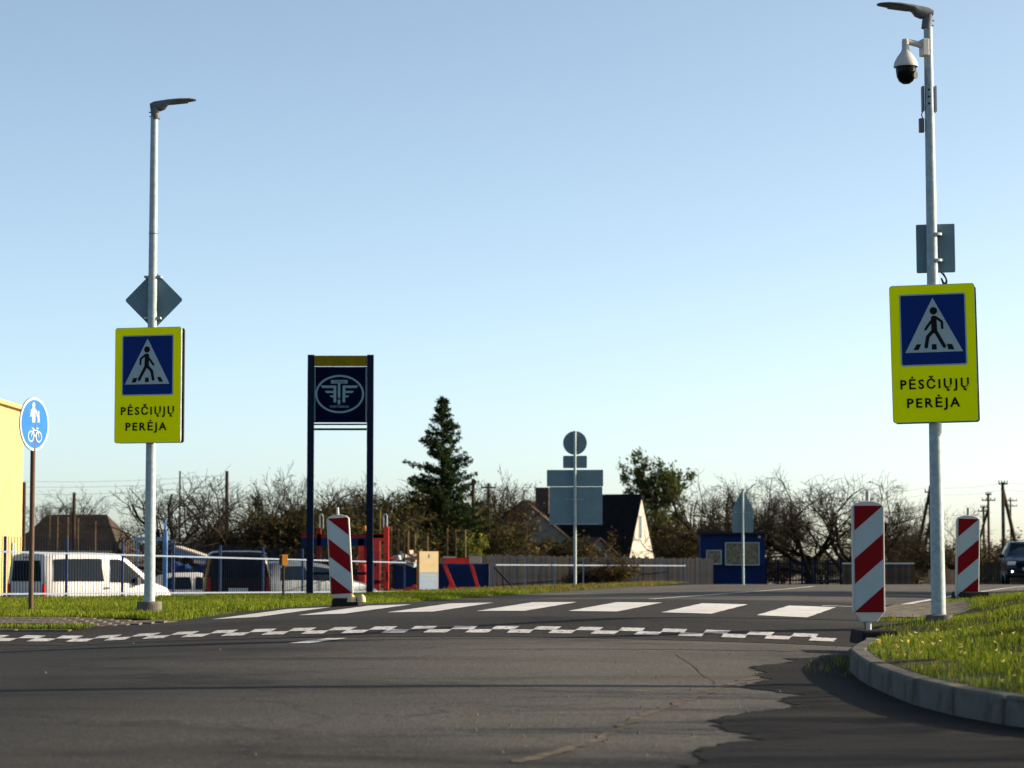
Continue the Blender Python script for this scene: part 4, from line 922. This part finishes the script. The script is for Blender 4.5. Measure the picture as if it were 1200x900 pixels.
# red machine
D = 74.0; o = Vector((XX(415, D), D, -.95)); t = thing('lifting_frame', 'red lifting machine with two masts, top beam, tank and orange beacon', 'machine', o)
cuboid('mast', MRED, t, o, 449.5, 455.5, 617, 722, D, .22); cuboid('mast', MREDD, t, o, 374, 379, 619, 722, D + 1, .2)
cuboid('top_beam', MREDD, t, o, 354, 450, 626, 630.5, D + .3, .25); cuboid('beam_bracket', MRED, t, o, 437, 450, 625, 634, D + .1, .2)
cuboid('canopy_edge', NAVY2, t, o, 358, 440, 631, 640, D + 1.5, .6)
for x in (376.5, 451.5):
    pts = [PX(x - 2, 619, D + (1 if x < 400 else .1)), PX(x - 2, 605, D + .3), PX(x - 1, 602.5, D + .3), PX(x + 1, 602.5, D + .3), PX(x + 2, 605, D + .3), PX(x + 2, 619, D + (1 if x < 400 else .1))]
    MB().path([p - o for p in pts], .02, 6).build('lifting_eye', GALV, t)
a = PX(432, 722, D) - o; a.y = .35; b_ = PX(432, 639, D) - o; b_.y = .35
MB().cyl(a, b_, .27, .27, 18).build('tank', MRED, t, smooth=True)
a = PX(426, 722, D) - o; a.y = -.05; b_ = PX(426, 664, D) - o; b_.y = -.05
MB().cyl(a, b_, .16, .16, 16).lathe([(.16, 0), (.13, .06), (.05, .09), (0, .09)], 16, b_).build('gas_cylinder', MRED, t, smooth=True)
for x in (446, 448.3): cuboid('ladder_rail', ORANGE, t, o, x, x + .8, 637, 722, D - .15, .04)
for k in range(10): cuboid('rung', GALV, t, o, 446.8, 448.3, 640 + k * 7.5, 641 + k * 7.5, D - .15, .03)
cuboid('side_plate', MRED, t, o, 436, 446, 634, 697, D + .5, .3); cuboid('side_plate', MRED, t, o, 421, 428, 632, 664, D + .6, .2); cuboid('valve_box', MREDD, t, o, 398, 420, 672, 697, D + .5, .5); cuboid('hose_rail', MRED, t, o, 428, 449.5, 680, 684, D - .1, .1)
cuboid('tank_label', SWHITE, t, o, 438, 441, 661, 664, D - .0, .02); cuboid('mast_label', SWHITE, t, o, 452.5, 455, 670, 682, D - .02, .02)
a = PX(427.5, 622, D) - o
MB().lathe([(0, .16), (.05, .14), (.07, .08), (.07, 0), (0, 0)], 14, a).build('orange_beacon', ORANGE, t, smooth=True); MB().cyl(a + Vector((0, 0, -.12)), a, .02, .02, 8).build('beacon_stem', DARK, t)
cuboid('base_beam', MRED, t, o, 449, 470, 691, 722, D - .4, .4); cuboid('base_beam', MREDD, t, o, 374, 449, 712, 722, D - .4, 1.2)
# blue containers
for lab, x0, x1, D, y0 in (('corrugated navy container behind the red towing frame', 507, 573, 84.0, 661), ('low navy skip heaped with scrap beside the info board', 462, 491, 83.0, 662)):
    o = Vector((XX((x0 + x1) / 2, D), D, -.75)); t = thing('container', lab, 'container', o)
    w2 = XX(x1, D) - o.x; H_ = ZZ(y0, D) - o.z
    MB().box((0, 1.2, H_ / 2), (2 * w2, 2.4, H_)).build('shell', NAVY2, t)
    for k in range(7): MB().box((0, -.02, .12 + k * H_ / 7.5), (2 * w2 - .06, .05, H_ / 18)).build('rib', NAVY2, t)
    for s in (-1, 1): MB().box((s * (w2 - .03), -.03, H_ / 2), (.07, .08, H_ + .04)).build('corner_post', FDARK, t)
D = 82.0; o = Vector((XX(477, D), D, ZZ(661, D)));
for k in range(14):
    p = Vector((XX(random.uniform(462, 490), D), D + random.uniform(.3, 1.6), ZZ(662, D + .8))) 
    L = random.uniform(.3, .75); an = random.uniform(-.9, .9); mt = random.choice([SCRAP, SCRAP, GALV, MRED, CREAM])
    s = MB().box((0, 0, 0), (L, random.uniform(.08, .25), .05)).box((L * .45, 0, .06), (.06, .2, .14)).build('scrap_piece', mt)
    s.location = p + Vector((0, 0, .05 + .022 * k)); s.rotation_euler = (random.uniform(-.3, .3), an * .5, random.uniform(-1, 1))
    tag(s, 'bent scrap metal piece on the heap in the low navy skip', 'scrap', 'scrap pieces heaped in the skip')
# red towing frame
D = 77.0; o = Vector((XX(530, D), D, -.7)); t = thing('towing_frame', 'bright red tubular frame with white end block leaning before the navy container', 'frame', o)
def pbar(nm, mat, p0, p1, th, yo=0):
    a, b_ = PX(*p0, D) - o, PX(*p1, D) - o; a.y = b_.y = yo; MB().bar(a, b_, th, th).build(nm, mat, t)
pbar('top_beam', MRED, (521, 657), (551, 657.5), .17); pbar('top_beam', MREDD, (519, 654.5), (552, 654.5), .06, .1)
pbar('end_block', WALLW, (550, 656), (564, 656), .22); pbar('end_plate', SWHITE, (519, 653), (534, 653), .05, -.05); pbar('hinge', WALLG, (517.5, 653), (520.5, 661), .12)
pbar('leg', MRED, (521, 662), (534, 695), .11); pbar('leg', MRED, (529, 684), (520, 702), .10, -.1); pbar('leg', MRED, (552, 661), (560, 688), .10)
pbar('foot_beam', MRED, (538, 690.5), (549, 690.5), .13); pbar('foot', MRED, (538, 690), (538, 701), .1, -.05); pbar('shoe', MRED, (556, 688.5), (562, 688.5), .07)
pbar('drag_bar', DARK, (549, 692), (566, 691), .1); pbar('leg', MRED, (534, 694), (536, 703), .1)
D = 72.0; o = Vector((XX(480, D), D, -.8)); t = thing('machine_bracket', 'small red bent bracket standing by the info board', 'bracket', o)
pts = [PX(x, y, D) - o for x, y in ((473, 705), (474, 692), (478, 690), (483, 690.5), (485, 687), (487, 686.5), (488.5, 690))]
for p in pts: p.y = 0
MB().path(pts, .05, 8).build('tube', MRED, t, smooth=True); pbar_ = MB().cyl(PX(481, 705, D) - o, PX(481, 691, D) - o, .04, .04, 8).build('leg', MRED, t)
# trellises of stakes and wires
def trellis(label, xs, tops, bot, D, ws):
    o = Vector((XX(xs[0], D), D, -.8)); t = thing('trellis', label, 'trellis', o)
    for x, y in zip(xs, tops):
        p = PX(x, y, D) - o; MB().cyl((p.x, 0, -.1), (p.x + random.uniform(-.04, .04), 0, p.z), .045, .035, 8).build('stake', WOODP, t)
    for y in ws:
        for a, b_ in zip(xs[:-1], xs[1:]):
            P0, P1 = PX(a, y, D) - o, PX(b_, y, D) - o; mid = (P0 + P1) / 2 - Vector((0, 0, .06))
            MB().path([Vector((q.x, 0, q.z)) for q in (P0, P0.lerp(mid, .6), mid, mid.lerp(P1, .4), P1)], .012, 4).build('wire', WOODP, t)
trellis('stake and wire trellis with closely set stakes beside the navy pylon', (445.5, 457.5, 466, 473, 477.5), (597, 617, 620, 621, 622), 650, 94, (620, 629, 638))
trellis('small two-stake wire trellis behind the info board', (486, 501), (625, 628), 650, 95, (629, 638, 645))
trellis('tall three-stake wire trellis above the red towing frame', (524, 535, 546), (619, 621, 621), 650, 95, (621, 628, 636, 644))
trellis('stake and wire trellis before the brown hipped roof', (57.5, 68, 79, 91, 112), (603, 605, 606, 607, 611), 640, 120, (613, 622))

# ------------------------------------------------------------------ buildings
t = thing('yellow_hall', 'tall bright yellow metal clad hall at the edge of the yard', 'building', (-15.2, 72, -1.05))
wx = 0.0; y0_, y1_ = -6, 4.9; zt0 = ZZ(480, 76) + 1.05
for k in range(12):
    ya = y0_ + (y1_ - y0_) * k / 12; yb = y0_ + (y1_ - y0_) * (k + 1) / 12
    MB().box((-.05, (ya + yb) / 2, zt0 / 2 + .28), (.1, yb - ya - .025, zt0 - .56)).build('cladding_panel', YELLOWB, t)
MB().box((-5.1, (y0_ + y1_) / 2, zt0 / 2), (10, y1_ - y0_ - .05, zt0 - .02)).build('wall', M('yellow_core', (.6, .38, .07), .6), t)
MB().box((-5, (y0_ + y1_) / 2, zt0 + .06), (10.3, y1_ - y0_ + .3, .12)).build('roof_trim', YELLOWB, t)
MB().box((-.0, (y0_ + y1_) / 2, .28), (.16, y1_ - y0_, .5)).build('plinth', WALLK, t)
MB().box((.03, 3.4, 1.9), (.06, .35, .5)).build('wall_notice', SWHITE, t)
def house(name, label, px_c, D, yaw, L, Wd, hw_, hr, wall, roof, gable=None, zf=-1.1, hip=0.0, over=.25):
    """ridge along local x, length L, width Wd, wall height hw_, ridge height hr"""
    t = thing(name, label, 'house', (XX(px_c, D), D, zf), yaw)
    l, w2 = L / 2, Wd / 2
    MB().box((0, 0, hw_ / 2), (L, Wd, hw_)).build('wall', wall, t)
    if not hip:
        for s in (-1, 1):
            MB().add([(s * l, -w2, hw_), (s * l, w2, hw_), (s * l, 0, hr - .05), (s * (l - .12), -w2, hw_), (s * (l - .12), w2, hw_), (s * (l - .12), 0, hr - .05)], [(0, 1, 2), (5, 4, 3), (0, 3, 4, 1), (1, 4, 5, 2), (2, 5, 3, 0)]).build('gable', gable or wall, t)
    sl = (hr - hw_) / w2; e = w2 + over; ze = hw_ - over * sl; lo = l + over * .6; hp = lo - hip
    for s in (-1, 1):
        a = [(-lo, s * e, ze), (lo, s * e, ze), (hp, 0, hr), (-hp, 0, hr)]
        MB().add([(x, y, z + .0) for x, y, z in a] + [(x, y, z + .1) for x, y, z in a], [(0, 1, 2, 3), (7, 6, 5, 4), (0, 4, 5, 1), (1, 5, 6, 2), (2, 6, 7, 3), (3, 7, 4, 0)]).build('roof_slope', roof, t)
        if hip:
            a = [(s * lo, -e, ze), (s * lo, e, ze), (s * hp, 0, hr)]
            MB().add(a + [(x, y, z + .1) for x, y, z in a], [(0, 1, 2), (5, 4, 3), (0, 3, 4, 1), (1, 4, 5, 2), (2, 5, 3, 0)]).build('hip_end', wall if hip < 0 else roof, t)
    return t, l, w2
def hwin(t, x, y, z, sx, sz, axis='x', s=1, glass=GLASS, frame=SWHITE):
    n = Vector((s, 0, 0)) if axis == 'x' else Vector((0, s, 0)); c = Vector((x, y, z))
    dims = (lambda a, b_: (.06, a, b_)) if axis == 'x' else (lambda a, b_: (a, .06, b_))
    wn = MB().box(c, dims(sx, sz)).build('window', glass, t)
    for dz in (-sz / 2, sz / 2): MB().box(c + Vector((0, 0, dz)) + n * .012, dims(sx + .1, .07)).build('frame', frame, wn)
    for ds in (-sx / 2, 0, sx / 2): MB().box(c + (Vector((0, ds, 0)) if axis == 'x' else Vector((ds, 0, 0))) + n * .014, dims(.06, sz)).build('frame', frame, wn)
# steep black roofed house: gable towards the sun
D = 150
t, l, w2 = house('house', 'steep black-roofed house with a narrow sunlit white gable', 699, D, R(-19), 5.6, 5.6, 1.75, 5.5, WALLW, ROOFK, over=.12)
hwin(t, l + .0, -.3, 3.6, .5, 1.4); hwin(t, l + .0, 1.3, 1.0, .8, 1.1); hwin(t, l, -1.3, 1.0, .8, 1.1)
MB().box((-.9, .3, 5.5), (.4, .4, .9)).build('chimney', BRICKM, t)
t, l, w2 = house('house', 'pale gabled house with brown roof partly hidden behind the square sign back', 626, 152, R(80), 8, 5.4, 2.9, 5.15, WALLG, ROOFB)
hwin(t, -l, .2, 3.4, .9, .8, s=-1); hwin(t, -l, -1.2, 1.6, .8, 1.0, s=-1); MB().box((-2.2, -.9, 5.2), (.8, .8, 1.6)).build('chimney', BRICKM, t)
t, l, w2 = house('shed', 'small low shed with brown roof and a sunlit white corner below the square sign', 684, 138, R(-62), 3.4, 3.2, 1.5, 2.75, WALLG, ROOFB, zf=-1.05)
t['category'] = 'shed'
hwin(t, l * .3, w2, .9, .6, .8, 'y', 1)
t, l, w2 = house('shed', 'grey garden shed half hidden by bare branches beside the towing frame', 571, 128, R(70), 3.6, 3.4, 1.5, 2.7, WALLG, ROOFK, zf=-1.05); t['category'] = 'shed'
t, l, w2 = house('house', 'low house with brown hipped roof and blue gable end beside the lamp mast', 92, 140, R(-9), 7.0, 5.0, 1.75, 4.1, WALLK, ROOFB, gable=WALLB, hip=1.9)
next(c for c in t.children if c.name.startswith('hip_end')).data.materials[0] = WALLB
MB().box((-1.9, -.02, 2.6), (3.0, .1, .08)).build('fascia', WALLB, t)
for x in (-2.2, 0, 2.0): hwin(t, x, -w2, 1.05, .8, .8, 'y', -1)
t, l, w2 = house('house', 'long low building with black roof behind the bare apple trees', 392, 118, R(-4), 6.0, 5.0, 1.4, 3.9, WALLK, ROOFK, hip=.8)

# ------------------------------------------------------------------ utility poles and wires
def upole(label, px, ytop, D, r=.11, arms=(), struts=(), mat=POLEW, zf=-1.1, group='utility poles'):
    p = PX(px, ytop, D); t = thing('utility_pole', label, 'pole', (p.x, D, zf), 0, group); H_ = p.z - zf
    MB().cyl((0, 0, -.3), (0, 0, H_), r, r * .75, 10).build('shaft', mat, t, smooth=True)
    for dz, L in arms:
        a = MB().box((0, -.1, H_ - dz), (L, .08, .09)).build('cross_arm', mat, t)
        for s in (-1, -.35, .35, 1): MB().cyl((s * L * .46, -.1, H_ - dz + .04), (s * L * .46, -.1, H_ - dz + .2), .035, .03, 8).build('insulator', GREYP, a)
    for dx, dz in struts: MB().cyl((dx, .15, -.3), (0, .1, H_ - dz), r, r * .8, 10).build('strut', mat, t, smooth=True)
    return t
upole('thin wooden pole behind the yellow hall edge', 28.5, 565, 112, .1); upole('wooden post before the brown hipped roof', 87, 577, 104, .09)
upole('slim tall pole between the bare trees behind the blue gantry', 211, 552, 150, .07); upole('stout wooden pole behind the large apple tree by the marker stake', 266, 552, 112, .10)
upole('dark wooden pole beside the spruce with a lamp arm', 554.5, 561, 122, .11, zf=-1.1, arms=())
upole('wooden pole with a short cross arm beside the spruce', 572.5, 566, 132, .10, arms=((.25, .8),))
A_ = upole('tall utility pole braced as a tripod behind the camera mast', 1090, 569, 150, .12, struts=((-1.35, .3), (-1.0, 2.2)), arms=((.4, .7),))
B_ = upole('utility pole with a diagonal strut above the dark blue car', 1175, 565, 140, .12, struts=((1.35, .3),), arms=((.1, .5),))
upole('far leaning utility pole with two cross arms between beacon and car', 1158, 578, 175, .11, arms=((.1, .4), (.5, .95)), struts=((-1.6, 1.1),))
upole('short utility pole with cross arm beside the leaning one', 1152.5, 593, 190, .11, arms=((.1, .5), (.4, .9)))
upole('thin distant pole with cross arm behind the diagonal strut', 1184, 583, 230, .1, arms=((.3, 1.2), (.8, 1.2)))
def wire(label, p0, p1, sag, r=.005, n=14, group='overhead wires'):
    pts = []
    for i in range(n + 1): f = i / n; q = p0.lerp(p1, f); q.z -= sag * 4 * f * (1 - f); pts.append(q)
    tag(MB().path(pts, r, 4).build('overhead_wire', DARK), label, 'wire', group)
for k, dy in enumerate((0, 7, 16)):
    wire('thin overhead wires between the poles beside the pylon', PX(-60, 560 + dy, 112), PX(266, 556 + dy * .8, 112), .25)
for k, dy in enumerate((0, 8)):
    wire('thin overhead wires running behind the camera mast', PX(1090, 571 + dy, 150), PX(1175, 566 + dy, 140), .15)
    wire('thin overhead wires running behind the camera mast', PX(1175, 566 + dy, 140), PX(1290, 560 + dy * 1.5, 132), .15)
    wire('thin overhead wires beside the tripod pole', PX(760, 588 + dy * 1.2, 165), PX(1090, 571 + dy, 150), .5)

# ------------------------------------------------------------------ trees
def tube_np(segs, sides):
    """segs: (p0,p1,r0,r1,n) -> arrays"""
    Vs, Fs, o = [], [], 0
    for p0, p1, r0, r1, n in segs:
        d = p1 - p0; L = np.linalg.norm(d)
        if L < 1e-5: continue
        d = d / L; h = np.array([0, 0, 1.]) if abs(d[2]) < .9 else np.array([1., 0, 0])
        a = np.cross(d, h); a /= np.linalg.norm(a); b_ = np.cross(d, a)
        an = np.arange(n) * 2 * np.pi / n; ring_ = np.cos(an)[:, None] * a + np.sin(an)[:, None] * b_
        Vs += [p0 + ring_ * r0, p1 + ring_ * r1]
        j = np.arange(n); Fs.append(np.stack([o + j, o + (j + 1) % n, o + n + (j + 1) % n, o + n + j], 1)); o += 2 * n
    return np.concatenate(Vs), np.concatenate(Fs)
def mesh_np(name, V, Fc, mat):
    o = npmesh(name, V, Fc, mat); m = o.data; bpy.data.objects.remove(o); return m
def gen_tree(seed, H, lens, kids, angs, trop, rad, wig=.22, leaf=0, leaf_sz=.05, leaf_mat=None, minr=.013, trunk_frac=.35):
    g = np.random.default_rng(seed); trunk, limbs, tips = [], [], []
    def grow(p, d, L, r, lev):
        ns = (5, 5, 4, 3, 2)[lev]; pts = [p]; rr = [r]
        for i in range(ns):
            d = d + g.normal(0, wig * (1.0 if lev else .35), 3) + np.array([0, 0, trop[lev]]); d = d / np.linalg.norm(d)
            p = p + d * L / ns; pts.append(p); rr.append(max(minr * .7, r * (1 - (.45 if lev else .3) * (i + 1) / ns)))
        for i in range(ns): (trunk if lev == 0 else limbs).append((pts[i], pts[i+1], rr[i], rr[i+1], (8, 6, 4, 3, 3)[lev]))
        if lev >= len(lens) - 2: tips.extend([(pts[i], lev) for i in range(1, ns + 1)])
        if lev + 1 < len(lens):
            for k in range(kids[lev]):
                f = trunk_frac + (1 - trunk_frac) * (k + g.uniform(0, 1)) / kids[lev] if lev == 0 else g.uniform(.2, 1)
                x = min(f * ns, ns - 1e-3); i = int(x); q = pts[i] + (pts[i+1] - pts[i]) * (x - i)
                an = angs[lev] * g.uniform(.7, 1.3); az = g.uniform(0, 2 * np.pi) if lev else k * 2.4 + g.uniform(-.5, .5)
                dd = pts[i+1] - pts[i]; dd = dd / np.linalg.norm(dd); hh = np.array([1., 0, 0]) if abs(dd[0]) < .8 else np.array([0, 1., 0])
                a = np.cross(dd, hh); a /= np.linalg.norm(a); b_ = np.cross(dd, a)
                nd = dd * math.cos(an) + (a * math.cos(az) + b_ * math.sin(az)) * math.sin(an)
                grow(q, nd, lens[lev+1] * g.uniform(.6, 1.25) * (1 - .35 * f if lev == 0 and len(angs) > 5 else 1), max(minr, rr[i] * rad[lev]), lev + 1)
    grow(np.zeros(3), np.array([g.normal(0, .1), g.normal(0, .1), 1.]), lens[0], rad[-1], 0)
    zmax = max(s[1][2] for s in limbs); k = H / zmax
    sc_ = lambda S: [(a * k, b_ * k, r0, r1, n) for a, b_, r0, r1, n in S]
    out = [mesh_np('trunk', *tube_np(sc_(trunk), 8), BARK), mesh_np('crown', *tube_np(sc_(limbs), 4), BARK)]
    if leaf:
        T = np.array([p for p, _ in tips]) * k; idx = g.integers(0, len(T), leaf); c = T[idx] + g.normal(0, .09, (leaf, 3))
        q = g.normal(0, leaf_sz, (leaf, 3, 3)); out.append(mesh_np('foliage', (c[:, None] + q).reshape(-1, 3), np.arange(leaf * 3).reshape(-1, 3), leaf_mat))
    return out
def plant(name, label, cat, kind, px, D, s=1.0, rz=None, group=None, zf=-1.08, sx=1.0):
    t = thing(name, label, cat, (XX(px, D), D, zf), random.uniform(0, 6.28) if rz is None else rz, group); t.scale = (s * sx, s * sx, s)
    for m in kind:
        o = shared(m.name.split('.')[0], m, t)
    return t
AP = [gen_tree(20 + k, 5.0, (1.3, 2.6, 1.5, .75, .42), (6, 7, 7, 5), (1.0, .85, .8, .8), (0.05, .12, .05, .04, .04), (.58, .5, .45, .5, .17), wig=.22, minr=.0075, leaf=(0, 250, 0, 420)[k], leaf_sz=.03, leaf_mat=LEAF_BROWN) for k in range(4)]
YB = [gen_tree(40 + k, 5.0, (2.2, 2.2, 1.3, .7, .4), (8, 7, 6, 5), (.6, .6, .6, .6), (0.1, .16, .12, .1, .05), (.5, .5, .45, .5, .12), wig=.16, minr=.0075, leaf=(500, 1200)[k], leaf_sz=.03, leaf_mat=LEAF_BROWN) for k in range(2)]
SH = [gen_tree(60 + k, 3.0, (.5, 1.9, 1.0, .55, .3), (11, 8, 5, 3), (.75, .6, .6, .6), (0.1, .12, .1, .08, .05), (.5, .5, .5, .6, .07), wig=.2, leaf=(3800, 2600, 3200)[k], leaf_sz=.045, leaf_mat=(LEAF_OLIVE, LEAF_BROWN, LEAF_OLIVE)[k], minr=.009, trunk_frac=.1) for k in range(3)]
GT = gen_tree(80, 6.6, (5.2, 2.0, 1.1, .6, .35), (16, 6, 5, 3), (1.0, .7, .7, .6), (0.3, .12, .08, .05, .05), (.35, .5, .5, .6, .14), wig=.14, leaf=9000, leaf_sz=.075, leaf_mat=LEAF_GREEN, trunk_frac=.2)
BT = gen_tree(81, 4.8, (2.6, 2.2, 1.2, .6, .35), (9, 7, 5, 3), (.9, .7, .7, .6), (0.2, .1, .08, .05, .05), (.45, .5, .5, .6, .14), wig=.2, leaf=5200, leaf_sz=.06, leaf_mat=LEAF_OLIVE, trunk_frac=.2)
YT = gen_tree(82, 3.2, (1.8, 1.2, .7, .4, .3), (9, 6, 5, 2), (.7, .6, .6, .6), (0.2, .2, .1, .05, .05), (.45, .5, .5, .6, .08), wig=.2, leaf=3000, leaf_sz=.055, leaf_mat=LEAF_YELLOW, trunk_frac=.1)
ga = 'bare apple trees behind the fences'; la = 'bare gnarled apple tree with twisted branches '
LM = ((200, 'behind the brown hipped-roof house'), (290, 'behind the pale blue gantry and black van'), (380, 'behind the silver hatchback'), (460, 'behind the red lifting machine'), (522, 'behind the info board and spruce'), (602, 'behind the navy container and shed'), (680, 'around the pale gabled house'), (812, 'beside the steep black-roofed house'), (902, 'behind the blue guard booth'), (985, 'behind the navy picket fence'), (1078, 'behind the low grey board fence'), (9999, 'below the braced utility poles'))
def near(px): return next(t for x, t in LM if px < x)
def htop(py, D, zf=-1.08): return ZZ(py, D) - zf
for k, (px, py, D, kd, sx) in enumerate(((205, 566, 108, 0, 1.0), (252, 563, 104, 1, 1.05), (300, 574, 112, 2, 1.0), (372, 566, 106, 3, .95), (408, 573, 120, 0, 1.0), (440, 572, 116, 2, 1.0), (468, 566, 122, 1, 1.0), (590, 572, 126, 3, .85), (832, 566, 128, 0, .95), (862, 562, 132, 2, .95), (946, 560, 126, 3, 1.15), (985, 566, 124, 1, 1.1), (1062, 612, 140, 1, 1.0), (1112, 594, 128, 3, .8), (80, 578, 165, 0, .9))):
    plant('apple_tree', la + near(px), 'tree', AP[kd], px, D, htop(py - 4, D) / 4.6, None, ga, sx=sx * 1.15)
for px, py, D, kd, s in ((337, 553, 110, 0, .8), (425, 566, 128, 1, .9), (586, 556, 128, 1, 1.0), (562, 590, 130, 0, .9), (872, 566, 140, 0, .9), (916, 572, 142, 1, .9), (1045, 580, 150, 1, 1.0)):
    plant('bare_tree', 'upright bare tree with fine twigs ' + near(px), 'tree', YB[kd], px, D, htop(py - 4, D) / 4.7, None, 'upright bare trees behind the fences', sx=s)
for px, py, D, kd, s in ((318, 606, 104, 0, 1.2), (348, 600, 103, 2, 1.2), (395, 603, 112, 0, 1.3), (430, 596, 110, 2, 1.2), (455, 592, 118, 1, 1.2), (478, 588, 116, 0, 1.2), (505, 596, 118, 2, 1.3), (530, 594, 120, 0, 1.3), (583, 598, 124, 1, 1.3), (602, 616, 118, 2, 1.1), (632, 638, 128, 0, 1.2), (655, 634, 126, 2, 1.2), (694, 630, 132, 1, 1.1), (712, 644, 128, 1, .9), (797, 612, 158, 1, 1.2), (808, 616, 136, 0, 1.0), (812, 628, 122, 1, 1.0), (912, 645, 136, 1, 1.3), (960, 647, 134, 2, 1.2), (1004, 634, 140, 1, 1.1), (1052, 640, 138, 1, 1.2), (1072, 636, 150, 0, 1.3), (1098, 634, 134, 1, 1.2), (1130, 640, 146, 2, 1.2), (1152, 636, 160, 1, 1.4), (1166, 630, 168, 1, 1.3), (1190, 640, 170, 1, 1.5), (180, 640, 150, 0, 1.5), (225, 626, 130, 1, 1.5), (270, 624, 128, 2, 1.4), (140, 640, 160, 2, 1.3), (500, 612, 128, 1, 1.5), (548, 612, 128, 2, 1.4)):
    plant('thicket_shrub', ('leafy olive thicket shrub ', 'twiggy brown thicket shrub ', 'dense dark olive thicket shrub ')[kd] + near(px), 'shrub', SH[kd], px, D, htop(py - 6, D) / 2.8, None, 'thicket shrubs behind the fences', sx=s)
plant('green_tree', 'tall leafy green tree rising behind the steep black roof', 'tree', GT, 762, 166, htop(525, 166) / 6.6, 1.0, sx=.78)
plant('olive_tree', 'olive-brown leafy tree beside the sunlit white gable', 'tree', BT, 790, 158, htop(590, 158) / 4.8, 2.0)
plant('yellow_shrub', 'bright yellow-green shrub below the spruce beside the tall trellis', 'shrub', YT, 552, 104, htop(622, 104) / 3.2, .5, sx=.7)
plant('brown_bush', 'rounded brown leafy bush growing through the pale railing', 'shrub', SH[1], 717, 96.6, (ZZ(648, 96.6) + .66) / 2.4, .3, zf=-.68, sx=1.5)
# spruce
def spruce(H, seed=5):
    g = np.random.default_rng(seed); seg = []; tri = []
    tr = [(np.array([0, 0, H * i / 10]), np.array([0, 0, H * (i + 1) / 10]), .13 * (1 - i / 10.5), .13 * (1 - (i + 1) / 10.5), 8) for i in range(10)]
    z = H * .12
    while z < H * .985:
        f = (z / H); Rr = (1 - f) ** .85 * H * .30 + .07; nb = max(5, int(11 * (1 - f) + 4))
        for k in range(nb):
            az = g.uniform(0, 6.283); L = Rr * g.uniform(.6, 1.18) * (1.2 if g.uniform() < .15 else 1); p = np.array([0, 0, z + g.uniform(-.1, .1)])
            d = np.array([math.cos(az), math.sin(az), .15 - .35 * (1 - f)]); n = max(4, int(L / .14)); prev = p
            for i in range(1, n + 1):
                s = i / n; q = p + d * L * s + np.array([0, 0, .22 * L * s * s]); seg.append((prev, q, .016 * (1.15 - s), .016 * (1.05 - s), 3)); prev = q
                m = 16 if s > .25 else 6
                wv = (.05 + .20 * L * (1 - s) ** .7 * .6) * np.ones(m); c = q + np.stack([g.normal(0, 1, m) * wv, g.normal(0, 1, m) * wv, -np.abs(g.normal(0, .07, m)) + .02], 1)
                tri.append(c[:, None] + np.stack([g.normal(0, .055, (m, 3)), g.normal(0, .055, (m, 3)), g.normal(0, .055, (m, 3))], 1))
        z += .17 + .16 * (1 - f)
    T = np.concatenate(tri); return [mesh_np('trunk', *tube_np(tr, 8), BARK), mesh_np('branches', *tube_np(seg, 3), BARK), mesh_np('needles', T.reshape(-1, 3), np.arange(len(T) * 3).reshape(-1, 3), NEEDLE)]
DSp = 118; Hs = htop(465, DSp)
SPR = spruce(Hs)
plant('spruce', 'tall dark conical spruce standing above the bare trees', 'tree', SPR, 518, DSp, 1.0, .4)
# trees standing beyond the beside the view: they throw the long shadows over the road
for lab, x, y, k in (('unseen dark spruce added to shade the far road', 15, 45.8, 9.6), ('unseen dark spruce, first of a row added to shade the far road', 16, 42.9, 8.8), ('unseen dark spruce, last of a row added to shade the far road', 17, 49.0, 10)):
    plant('shadow_spruce', lab, 'tree', SPR, 600 + x / y * F_PX, y, k / Hs, x * 1.0, zf=-.1, sx=.8)  # row out of view, added to cast the dark band across the road
plant('roadside_tree', 'unseen dense leafy tree added to fill the far road shadow', 'tree', BT, 600 + 20 / 47.0 * F_PX, 47.0, 1.7, .9, zf=-.05, sx=.8)  # out of view, added to fill out the same shadow band
plant('roadside_tree', 'dense leafy roadside tree standing behind the kerbed mound', 'tree', BT, 600 + 13.5 / 21.0 * F_PX, 21.0, .8, 1.2, zf=-.05)
plant('bare_roadside_tree', 'bare upright roadside tree past the kerbed mound', 'tree', YB[0], 600 + 15 / 12.2 * F_PX, 12.2, 1.15, .2, zf=-.1)
plant('bare_roadside_tree', 'bare roadside tree on the kerbed mound side', 'tree', AP[1], 600 + 11 / 15.5 * F_PX, 15.5, .9, .2, zf=-.1)
for lab, x, y in (('plain street lamp post standing past the mound', 8.5, 26.2), ('plain street lamp post at the junction mouth', 7.2, 17.6)):
    tt_ = thing('lamp_post', lab, 'lamp post', (x, y, .0)); MB().cyl((0, 0, -.3), (0, 0, 6), .13 if y < 20 else .08, .1 if y < 20 else .05, 14).build('shaft', GALV, tt_, smooth=True); luminaire(tt_, 6.0, R(180))
